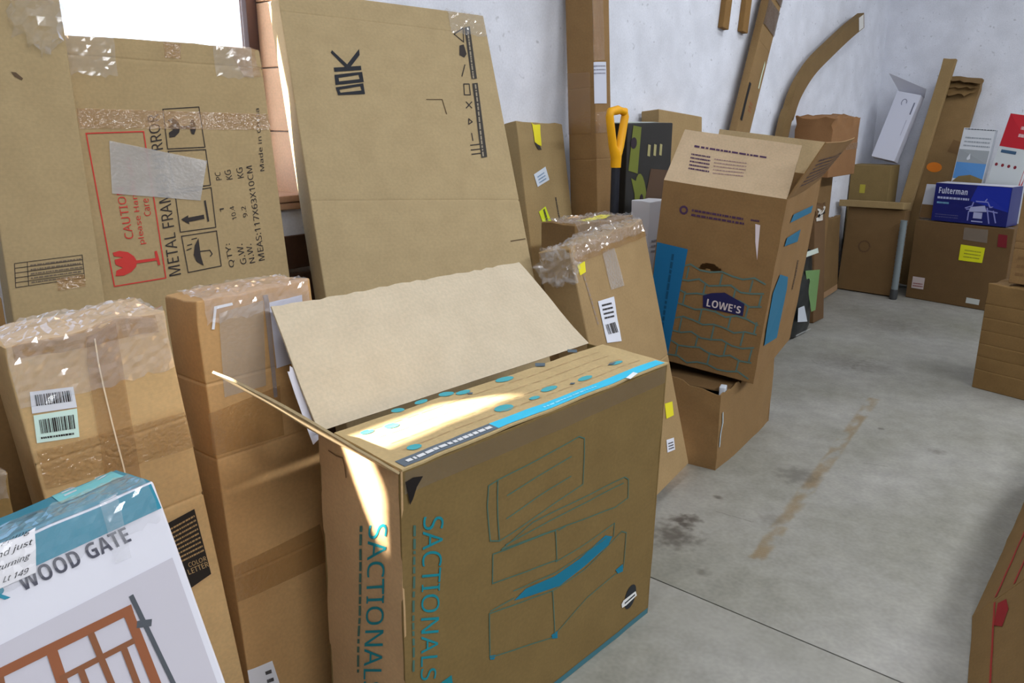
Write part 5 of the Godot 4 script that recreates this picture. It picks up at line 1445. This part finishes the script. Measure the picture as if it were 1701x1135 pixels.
	ink_each(c, "front", "printed_panel", [[Vector2(0.005, 0.33), Vector2(0.245, 0.33), Vector2(0.245, 0.47), Vector2(0.005, 0.47)]], flat(84, 138, 196, 0.5))
	ink_each(c, "front", "printed_panel", [[Vector2(0.005, 0.47), Vector2(0.245, 0.47), Vector2(0.245, 0.58), Vector2(0.005, 0.58)]], flat(150, 156, 160, 0.5))
	ink_each(c, "front", "printed_panel", [[Vector2(0.005, 0.10), Vector2(0.245, 0.10), Vector2(0.245, 0.34), Vector2(0.14, 0.37), Vector2(0.05, 0.35), Vector2(0.005, 0.30)]], flat(122, 104, 66, 0.5), 0.003)
	fine_print(c, "front", [Vector2(0.03, 0.60), Vector2(0.24, 0.60), Vector2(0.24, 0.70), Vector2(0.03, 0.70)], 3, flat(150, 158, 166, 0.6), 0.4)
	fine_print(c, "front", [Vector2(0.01, 0.745), Vector2(0.26, 0.745), Vector2(0.26, 0.758), Vector2(0.01, 0.758)], 1, flat(70, 74, 84, 0.6), 0.6, 0.003)
	t = thing("picture_box", "red and white printed box standing behind the navy box by the stacked cartons", "box", Vector3(-1.425, ny + 0.021, -7.93), -10, -6, -8)
	c = carton(t, "body", Vector3(0.25, 0.87, 0.08), flat(200, 206, 208, 0.5), {"bulge": 0.002, "r": 0.003})
	ink_each(c, "front", "printed_panel", [[Vector2(0.004, 0.60), Vector2(0.246, 0.60), Vector2(0.246, 0.866), Vector2(0.004, 0.866)]], flat(186, 30, 44, 0.4))
	fine_print(c, "front", [Vector2(0.12, 0.68), Vector2(0.24, 0.68), Vector2(0.24, 0.80), Vector2(0.12, 0.80)], 2, flat(220, 190, 190, 0.6), 0.5, 0.003)
	ink_each(c, "front", "printed_panel", [[Vector2(0.03, 0.55), Vector2(0.15, 0.55), Vector2(0.15, 0.575), Vector2(0.03, 0.575)]], flat(60, 90, 120, 0.5))
	var dots := []
	for k in 4:
		dots.append(ell(Vector2(0.03 + 0.05 * k, 0.45), Vector2(0.012, 0), Vector2(0, 0.014), 10))
	ink_each(c, "front", "printed_panel", dots, flat(130, 40, 50, 0.5))
	ink_each(c, "right", "printed_panel", [[Vector2(0.004, 0.30), Vector2(0.076, 0.30), Vector2(0.076, 0.866), Vector2(0.004, 0.866)]], flat(170, 30, 46, 0.4))

func right_boxes() -> void:
	var tape := clear_sheet(196, 160, 112, 0.35, 0.16, 0.10)
	var b = [Vector3(-0.617, 0.000, -5.519), -14.0, 0.0, 0.0, Vector3(0.500, 0.646, 0.500)]
	var t := put(b, "carton", "brown carton with rows of ridges at the foot of the stack across the aisle", "box")
	var c := carton(t, "body", b[4], kraft(143, 112, 69, 0), {"bulge": 0.008, "amp": 0.008, "crush": 0.012, "creases": {"front": [0.12, 0.2, 0.28, 0.36, 0.44, 0.52]}})
	sticker(c, "left", "tape_strip", [Vector2(0.40, 0.55), Vector2(0.49, 0.55), Vector2(0.49, 0.635), Vector2(0.40, 0.635)], tape, 0.005)
	var z2 := Vector3(-0.806, 0.650, -5.300)
	t = thing("carton", "tall tan carton on top of the ridged carton across the aisle", "box", Vector3(z2.x + 0.27, b[0].y + b[4].y + 0.014, -5.48), -12)
	c = carton(t, "body", Vector3(0.5, 0.83, 0.4), kraft(157, 123, 80, 1), {"bulge": 0.006, "crush": 0.02, "creases": {"front": [0.2, 0.24]}})
	fine_print(c, "front", [Vector2(0.03, 0.04), Vector2(0.3, 0.04), Vector2(0.3, 0.18), Vector2(0.03, 0.18)], 3, flat(130, 98, 62, 0.8), 0.4)
	# flat carton leaning towards the right, its foot in the aisle
	t = thing("printed_carton", "flat brown carton with red print slanting at the edge of the aisle", "box", Vector3(-0.36, 0, -2.74))
	var up := Vector3(sin(deg_to_rad(32)), cos(deg_to_rad(32)), 0.0) * 0.9
	var o := Vector3(0, 0.004, 0)
	var far := Vector3(-0.035, 0.004, -1.35)
	var near := Vector3(0.13, 0.004, 0.75)
	var kr := kraft(151, 121, 77, 2)
	var pa := slab(t, "face_panel", far, o, o + up, far + up, kr, {"t": 0.05, "amp": 0.003})
	var pb := slab(t, "face_panel", o, near, near + up, o + up, kr, {"t": 0.05, "amp": 0.003})
	var red := flat(170, 54, 50, 0.8)
	lines_each(pa, "front", "printed_line", [[Vector2(0.1, 0.115), Vector2(1.33, 0.10)], [Vector2(0.3, 0.20), Vector2(1.33, 0.18)]], 0.010, red)
	lines_each(pb, "front", "printed_line", [[Vector2(0.02, 0.10), Vector2(0.7, 0.09)]], 0.008, red)
	ink_fill(pb, "front", "printed_mark", [[Vector2(0.04, 0.115), Vector2(0.16, 0.10), Vector2(0.20, 0.135), Vector2(0.12, 0.16), Vector2(0.05, 0.15)]], flat(150, 34, 40, 0.8))
	ink_lines(pb, "front", "printed_mark", [ell(Vector2(0.24, 0.30), Vector2(0.045, 0), Vector2(0, 0.045), 14, 0, TAU - 0.2)], 0.014, flat(60, 46, 40, 0.8))
	# the low crate that carton leans on
	t = thing("crate", "brown carton beyond the aisle that the slanting carton rests on", "box", Vector3(0.62, 0, -2.75), 0)
	c = carton(t, "body", Vector3(0.5, 0.80, 1.6), kraft(144, 115, 75, 1), {})
